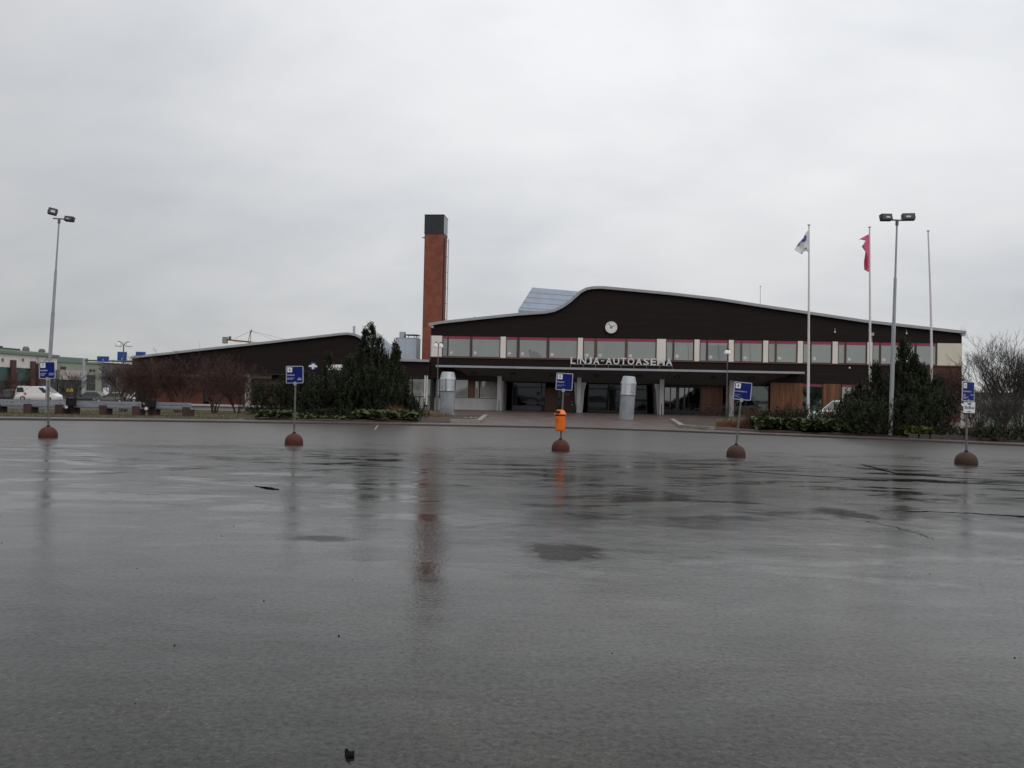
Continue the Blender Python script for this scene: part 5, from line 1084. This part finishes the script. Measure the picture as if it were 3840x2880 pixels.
b1 = bicycle(m_black); BK = [(15.0, .7, 3, 'black bicycle nearest the pillar, side on below the window', None), (15.9, 1.0, 20, 'black bicycle, second from the pillar under the canopy', None), (16.9, .7, 35, 'black bicycle in the middle of the row under the canopy', None), (17.9, .8, 12, 'dark red bicycle in the row before the red-brown boards', mat('bike_red', (.10, .012, .014), .5)), (18.9, .7, 25, 'black bicycle fifth from the pillar before the red-brown boards', None), (19.9, .8, 8, 'black bicycle at the right end of the row by the last pillar', None)]
for i, (x, y, a, lab, fm) in enumerate(BK):
    P = F.world(x, y, .115)
    if i == 0: t = b1; t.location = P; t.rotation_euler = (R(4), 0, TH+R(a)); t['label'] = lab
    else:
        t = dup(b1, P, TH+R(a)+(math.pi if i % 2 else 0), lab); t.rotation_euler.x = R(rnd.uniform(-6, 6))
        if fm:
            for c_ in t.children:
                if c_.name.startswith('frame'): c_.data = c_.data.copy(); c_.data.materials[0] = fm

# ------------------------------------------------------------------ vehicles
def car(label, loc, rz, L_, W_, H_, paint, van=False, name='parked_car', cat='car', group=None):
    t = thing(name, label, cat, loc, rz, group); h = W_/2
    belt = .56*H_ if not van else .55*H_
    hood = .60*H_ if not van else .62*H_
    if van: st_ = [(-L_/2, .30, .52*H_, .90), (-L_/2+.06, .24, belt, .97), (-.5, .22, belt, 1.0), (.26*L_, .22, belt, 1.0), (.40*L_, .22, .53*H_, .97), (.475*L_, .25, .44*H_, .90), (L_/2, .32, .33*H_, .78)]
    else: st_ = [(-L_/2, .36, .52*H_, .84), (-L_/2+.12, .25, belt, .94), (-.2*L_, .20, belt, 1.0), (.18*L_, .20, belt*.99, 1.0), (.34*L_, .20, .53*H_, .98), (.46*L_, .22, .45*H_, .90), (L_/2, .34, .34*H_, .76)]
    b = MB(); n = 8
    for x, zb_, zt_, k in st_:
        zm = zb_+(zt_-zb_)*.55
        b.v += [(x, -h*k*.93, zb_), (x, -h*k*1.0, zb_+.1), (x, -h*k*1.0, zm), (x, -h*k*.93, zt_), (x, h*k*.93, zt_), (x, h*k, zm), (x, h*k, zb_+.1), (x, h*k*.93, zb_)]
    for i in range(len(st_)-1):
        for k in range(n): b.f.append((i*n+k, i*n+(k+1) % n, (i+1)*n+(k+1) % n, (i+1)*n+k))
    b.f.append(tuple(range(n))); e = (len(st_)-1)*n; b.f.append(tuple(reversed(range(e, e+n))))
    body = smooth_angle(b.build('body', paint, t), 38)
    if van: lo = (-L_/2+.07, .39*L_); hi = (-L_/2+.12, .17*L_)
    else: lo = (-L_/2+.18, .22*L_); hi = (-.30*L_, .02*L_)
    wl, wh, zb_, zt_ = h*.93, h*.76 if not van else h*.86, belt-.01, H_
    b = MB(); B0 = [(lo[0], -wl, zb_), (lo[1], -wl, zb_), (lo[1], wl, zb_), (lo[0], wl, zb_)]; T0 = [(hi[0], -wh, zt_-.04), (hi[1], -wh, zt_-.04), (hi[1], wh, zt_-.04), (hi[0], wh, zt_-.04)]; T1 = [(hi[0]+.12, -wh*.86, zt_), (hi[1]-.15, -wh*.86, zt_), (hi[1]-.15, wh*.86, zt_), (hi[0]+.12, wh*.86, zt_)]
    b.v += B0+T0+T1
    for j in (0, 4):
        for k in range(4): b.f.append((j+k, j+(k+1) % 4, j+4+(k+1) % 4, j+4+k))
    b.f.append((8, 9, 10, 11)); smooth_angle(b.build('cabin', paint, t), 30)
    def pane(q, a0, a1, b0, b1, name_='window'):
        P = [Vector(x) for x in q]; pt = lambda s_, r2: (P[0].lerp(P[1], s_)).lerp(P[3].lerp(P[2], s_), r2)
        nn = (P[1]-P[0]).cross(P[3]-P[0]).normalized(); g = MB(); qq = [pt(a0, b0), pt(a1, b0), pt(a1, b1), pt(a0, b1)]
        g.poly([x+nn*.006 for x in qq]); g.poly([x-nn*.01 for x in reversed(qq)]); g.build(name_, m_cargl, t)
    right = (B0[0], B0[1], T0[1], T0[0]); left = (B0[2], B0[3], T0[3], T0[2]); front = (B0[1], B0[2], T0[2], T0[1]); rear = (B0[3], B0[0], T0[0], T0[3])
    if van:
        pane(right, .03, .25, .12, .82); pane(right, .78, .95, .08, .86); pane(left, .05, .22, .08, .86)
    else:
        for q in (right, left):
            pane(q, .08, .47, .10, .86); pane(q, .51, .90, .10, .86)
    pane(front, .06, .94, .08, .92, 'windscreen'); pane(rear, .08, .92, .15, .85, 'rear_window')
    wr = .32 if not van else .34
    for sx_ in (-.30, .30 if not van else .32):
        for sy in (-1, 1):
            Mw = Matrix.Translation((sx_*L_, sy*(h-.09), wr)) @ Matrix.Rotation(R(90), 4, 'X')
            b = MB(); b.lathe([(wr*.6, -.11), (wr, -.10), (wr, .10), (wr*.6, .11)], 18, M=Mw); wv = smooth_angle(b.build('wheel', m_tyre, t), 40)
            b = MB(); b.lathe([(.03, -.118), (wr*.62, -.112), (wr*.62, .112), (.03, .118)], 14, M=Mw); b.build('rim', m_rimw, wv)
    for sy in (-1, 1):
        b = MB(); b.box(L_/2-.16, L_/2-.03, sy*h*.62-.14, sy*h*.62+.14, .34*H_, .40*H_); b.build('headlight', m_light, t)
        b = MB(); b.box(-L_/2-.004, -L_/2+.08, sy*h*.74-.1, sy*h*.74+.1, .38*H_, .50*H_); b.build('tail_light', m_red, t)
        b = MB(); xm = lo[1]-.25*(1 if not van else 2); b.box(xm-.1, xm+.06, sy*(h+.02)-.0, sy*(h+.14), belt+.02, belt+.16) if sy > 0 else b.box(xm-.1, xm+.06, -(h+.14), -(h+.02), belt+.02, belt+.16); b.build('mirror', m_dk, t)
    return t
def cpos(u, D): p = at(u, 1490, D); return (p.x, D, gz(p.x, D)+.03)
vn = car('white panel van parked by the street behind sign 7', cpos(147, 103), R(2), 5.2, 1.92, 1.95, m_vanw, True, 'delivery_van', 'van')
b = MB(); b.lathe([(.16, 0), (.16, .01)], 14, M=Matrix.Translation((-1.25, -.975, .98)) @ MY); b.build('red_sticker', mat('red_sticker', (.6, .06, .09), .5), vn)
GC = 'cars parked along the street'
car('dark grey car with its headlight showing at the left edge behind the van', cpos(30, 104), R(184), 4.4, 1.8, 1.45, m_cardk, group=GC)
car('olive grey car parked right of the gantry post', cpos(425, 100), R(178), 4.4, 1.78, 1.42, m_carol, group=GC)
car('dark car behind the bins between the van and the olive car', cpos(335, 104), R(181), 4.4, 1.78, 1.42, m_cardk, group=GC)
rc = car('red car half hidden by the bare red-brown trees', cpos(628, 98), R(6), 4.0, 1.72, 1.45, m_carred, group=GC)
car('white car half hidden by the trees near the olive car', cpos(552, 101), R(3), 4.2, 1.75, 1.45, m_vanw, group=GC)
pc = at(3150, 1545, 56); car('white car with raked windscreen half hidden behind the low pines', (pc.x, 56, .1), R(197), 4.3, 1.8, 1.66, m_vanw)

# ------------------------------------------------------------------ left background
f1, l1 = facade2(-420, 105, 211, 138)
ml = thing('shopping_hall', 'white shopping hall with teal glazing and red columns at the left edge', 'building', f1.o+Vector((0, 0, -.5)), f1.th)
def fz(f, u, v, off=0.0): x, z_ = f.px(u, v, off); return x, z_+.5
zt_ = fz(f1, 100, 1332)[1]; zm = fz(f1, 100, 1381)[1]; zl = fz(f1, 100, 1430)[1]
sbox('wall', m_mallw, ml, 0, l1, 0, 14, zm, zt_); sbox('roof', m_mallgreen2, ml, -.2, l1+.2, -.3, 14.2, zt_, zt_+.4); sbox('upper_roof', m_mallgreen, ml, .4, l1-.6, .6, 13, zt_+.4, zt_+.72); sbox('base_wall', m_glzdark, ml, 0, l1, .3, 13.8, 0, zl)
for k in range(9): x = l1*k/9; sbox('glazing', m_mallteal, ml, x+.1, x+l1/9-.1, .15, .4, zl, zm)
for u in (-80, 46, 121): x, _ = fz(f1, u, 1400); sbox('red_column', m_mallred, ml, x-.55, x+.55, -.25, .14, 0, zm+(1.2 if u > 0 else .3))
x, _ = fz(f1, 138, 1400); sbox('dark_entrance', m_mallred, ml, x-.2, x+3.6, -.3, .3, .2, zm+.9)
for u in (9, 85): x, z_ = fz(f1, u, 1350); sbox('wall_light', m_mallgrey, ml, x-.18, x+.18, -.12, -.01, z_-.2, z_+.25)
for u, h_ in ((96, .9), (156, .75)): x, _ = fz(f1, u, 1350, 3); b = MB(); b.lathe([(.55, 0), (.55, h_*.6), (.35, h_)], 10, (x, 3, zt_+.7)); b.build('roof_cowl', m_mallgrey, ml)
x0_, _ = fz(f1, -200, 1310, 4); x1_, _ = fz(f1, 76, 1310, 4); b = MB(); b.box(x0_, x1_, 4, 9, zt_+.7, fz(f1, 60, 1307, 4)[1]); b.box(x0_, fz(f1, 15, 1300, 4)[0], 4.2, 8.8, fz(f1, 60, 1307, 4)[1], fz(f1, 5, 1297, 4)[1]); b.build('green_roof_house', m_treegreen, ml)
x, z_ = fz(f1, 165, 1446); sbox('shop_sign', mat('violet_blue', (.05, .05, .16), .5), ml, x-1.2, x+1.5, -.35, -.29, z_-.28, z_+.28); x, z_ = fz(f1, 168, 1460); sbox('shop_sign', m_yellow, ml, x-.8, x+.9, -.35, -.29, z_-.28, z_+.22)
f2, l2 = facade2(212, 140, 380, 150)
m2 = thing('office_block', 'sage green block with a pinkish front panel behind the gantry post', 'building', f2.o+Vector((0, 0, -.5)), f2.th)
zt_ = fz(f2, 290, 1357)[1]; sbox('wall', m_mallgreen, m2, 0, l2, 0, 14, 0, zt_); sbox('roof', m_mallgreen2, m2, -.1, l2*.72, .5, 13, zt_, zt_+.75); sbox('roof_rim', m_mallgreen2, m2, -.05, l2+.05, -.12, 0.0, zt_-.25, zt_+.05)
xa, za = fz(f2, 212, 1387); xb, zb_ = fz(f2, 311, 1426); sbox('front_panel', m_mallpink, m2, xa, xb, -.8, -.01, zb_, za); sbox('glazing', m_glzdark, m2, xa+.2, xb-.2, -.3, -.02, .3, zb_-.05)
for i in range(5): x = xa+.2+(xb-xa-.4)*i/4; sbox('glazing_bar', m_mallgrey, m2, x-.06, x+.06, -.36, -.31, .3, zb_-.06)
for u0, u1, v0, v1 in ((335, 344, 1385, 1393), (348, 356, 1385, 1394), (324, 357, 1407, 1434), (324, 357, 1437, 1463)):
    a, z0_ = fz(f2, u0, v1); c, z1_ = fz(f2, u1, v0); w_ = sbox('window', m_frame, m2, a, c, -.06, .1, z0_, z1_); sbox('pane', m_glzdark, w_, a+.06, c-.06, -.075, -.061, z0_+.06, z1_-.06)
x, z_ = fz(f2, 222, 1380); sbox('red_sign', m_mallred, m2, xa, x+.6, -.9, -.81, z_-.25, z_+.25); x, z_ = fz(f2, 243, 1463); sbox('yellow_sign', m_yellow, m2, x-.6, x+.9, -.9, -.81, z_-.25, z_+.3)
f3, l3 = facade2(381, 150, 640, 175)
m3 = thing('grey_block', 'plain dark grey block between the sage block and the red-brown trees', 'building', f3.o+Vector((0, 0, -.5)), f3.th)
zt_ = fz(f3, 400, 1364)[1]; sbox('wall', m_mallgrey, m3, 0, l3, 0, 12, 0, zt_); sbox('roof_rim', m_black, m3, -.05, l3, -.1, 12.1, zt_, zt_+.2)
for i in range(6): sbox('window', m_glzdark, m3, 3+i*4.2, 5.6+i*4.2, -.05, .05, 1.0, 3.0)
sbox('white_shutter', m_sticker, m3, .4, 2.2, -.06, -.01, .2, 1.9)
# gantry with road signs
Dg = 118; a = at(315, 1352, Dg); c = at(620, 1352, Dg)
gt = thing('sign_gantry', 'grey road gantry carrying three blue direction signs behind the street', 'gantry', (a.x, Dg, -.54), 0)
zb_ = at(330, 1352, Dg).z+.54
b = MB(); b.tube((0, 0, 0), (0, 0, zb_+.3), .24, .20, n=10); b.build('post', m_galv, gt); b = MB(); b.tube((c.x-a.x, 0, 0), (c.x-a.x, 0, zb_+.3), .24, .20, n=10); b.build('post', m_galv, gt)
b = MB(); b.box(0, c.x-a.x, -.12, .12, zb_-.12, zb_+.12); b.build('beam', m_carol, gt)
for (u0, u1, v0, v1) in ((363, 409.5, 1336, 1357), (439, 476.5, 1319, 1353), (508, 546.5, 1319, 1346)):
    p0 = at(u0, v1, Dg-.3); p1 = at(u1, v0, Dg-.3); b = MB(); b.box(p0.x-a.x, p1.x-a.x, -.30, -.22, p0.z+.54, p1.z+.54); sg_ = b.build('direction_sign', m_rim, gt)
    b = MB(); b.box(p0.x-a.x+.05, p1.x-a.x-.05, -.32, -.301, p0.z+.59, p1.z+.49); b.build('sign_face', m_rsign, sg_)
    b = MB(); mx_ = (p0.x+p1.x)/2-a.x; b.box(mx_-.05, mx_+.05, -.33, -.321, p0.z+.7, p0.z+1.0); b.build('sign_mark', m_rim, sg_)
# twin street lamp
p = at(462, 1500, 72); t = thing('street_lamp', 'twin-armed street lamp above the left end of the wing roof', 'street lamp', (p.x, 72, gz(p.x, 72)), 0)
zt_ = at(463, 1297, 72).z-gz(p.x, 72); kx = (at(463.5, 1297, 72).x-p.x)
b = MB(); b.tube((0, 0, 0), (kx, 0, zt_), .08, .05, n=8); b.build('pole', m_rusty, t)
for s in (-1, 1):
    b = MB(); b.path([(kx, 0, zt_-.05), (kx+s*.12, 0, zt_+.25), (kx+s*.35, 0, zt_+.38), (kx+s*.55, 0, zt_+.33)], .04, 6); ar = b.build('arm', m_rusty, t)
    b = MB(); b.lathe([(.28, -.30), (.30, -.24), (.22, 0.0), (.10, .07)], 12, (kx+s*.46, 0, zt_+.24)); smooth_angle(b.build('lamp_head', m_lampw, t))
# tower crane far off
Dc = 330; o_ = at(941, 1282, Dc); k = Dc/3014
cn = thing('tower_crane', 'red and yellow tower crane far off behind the wing roof', 'crane', (o_.x, Dc, -.9), 0)
Z = lambda v: at(941, v, Dc).z+.9; Xp = lambda u: at(u, 1282, Dc).x-o_.x
def crane_bar(name, p0, p1, r0, m): b = MB(); b.path([p0, p1], r0, 4); return b.build(name, m, cn)
for s in (-.9, .9):
    for y in (-.9, .9): crane_bar('mast_leg', (s, y, 0), (s, y, Z(1284)), .14, m_cranered)
crane_bar('counter_jib', (Xp(835), 0, Z(1274.5)), (Xp(941), 0, Z(1283)), .42, m_cranered); crane_bar('walkway', (Xp(880), -.8, Z(1282)), (Xp(910), -.8, Z(1284)), .3, m_craneyel); crane_bar('jib', (Xp(941), 0, Z(1283)), (Xp(1330), 20, Z(1290)), .35, m_craneyel)
b = MB(); b.box(Xp(836), Xp(852), -.8, .8, Z(1290), Z(1266)); b.build('counterweight', m_mallgreen, cn); b = MB(); b.box(Xp(858), Xp(865), -.6, .6, Z(1274), Z(1263)); b.build('winch', m_mallgrey, cn)
for u in (930, 940): crane_bar('peak_leg', (Xp(u), 0, Z(1283)), (Xp(939), 0, Z(1240)), .14, m_mallgrey)
crane_bar('peak', (Xp(938), 0, Z(1252)), (Xp(942), 0, Z(1236)), .28, m_mallgrey)
crane_bar('stay_cable', (Xp(940), 0, Z(1241)), (Xp(880), 0, Z(1271)), .07, m_mallgrey); crane_bar('stay_cable', (Xp(940), 0, Z(1241)), (Xp(1110), 8, Z(1278)), .06, m_mallgrey); crane_bar('stay_cable', (Xp(940), 0, Z(1241)), (Xp(1020), 4, Z(1272)), .05, m_mallgrey)

# ------------------------------------------------------------------ pale wall at the right edge
f4, l4 = facade2(3655, 62, 4300, 50)
rw = thing('garden_wall', 'long pale grey wall behind the bare trees at the right edge', 'wall', f4.o, f4.th)
zt_ = f4.px(3750, 1477)[1]
sbox('wall_face', m_farwall, rw, 0, l4+20, 0, .3, -.2, zt_); sbox('coping', m_mallgrey, rw, -.05, l4+20, -.04, .34, zt_, zt_+.10)
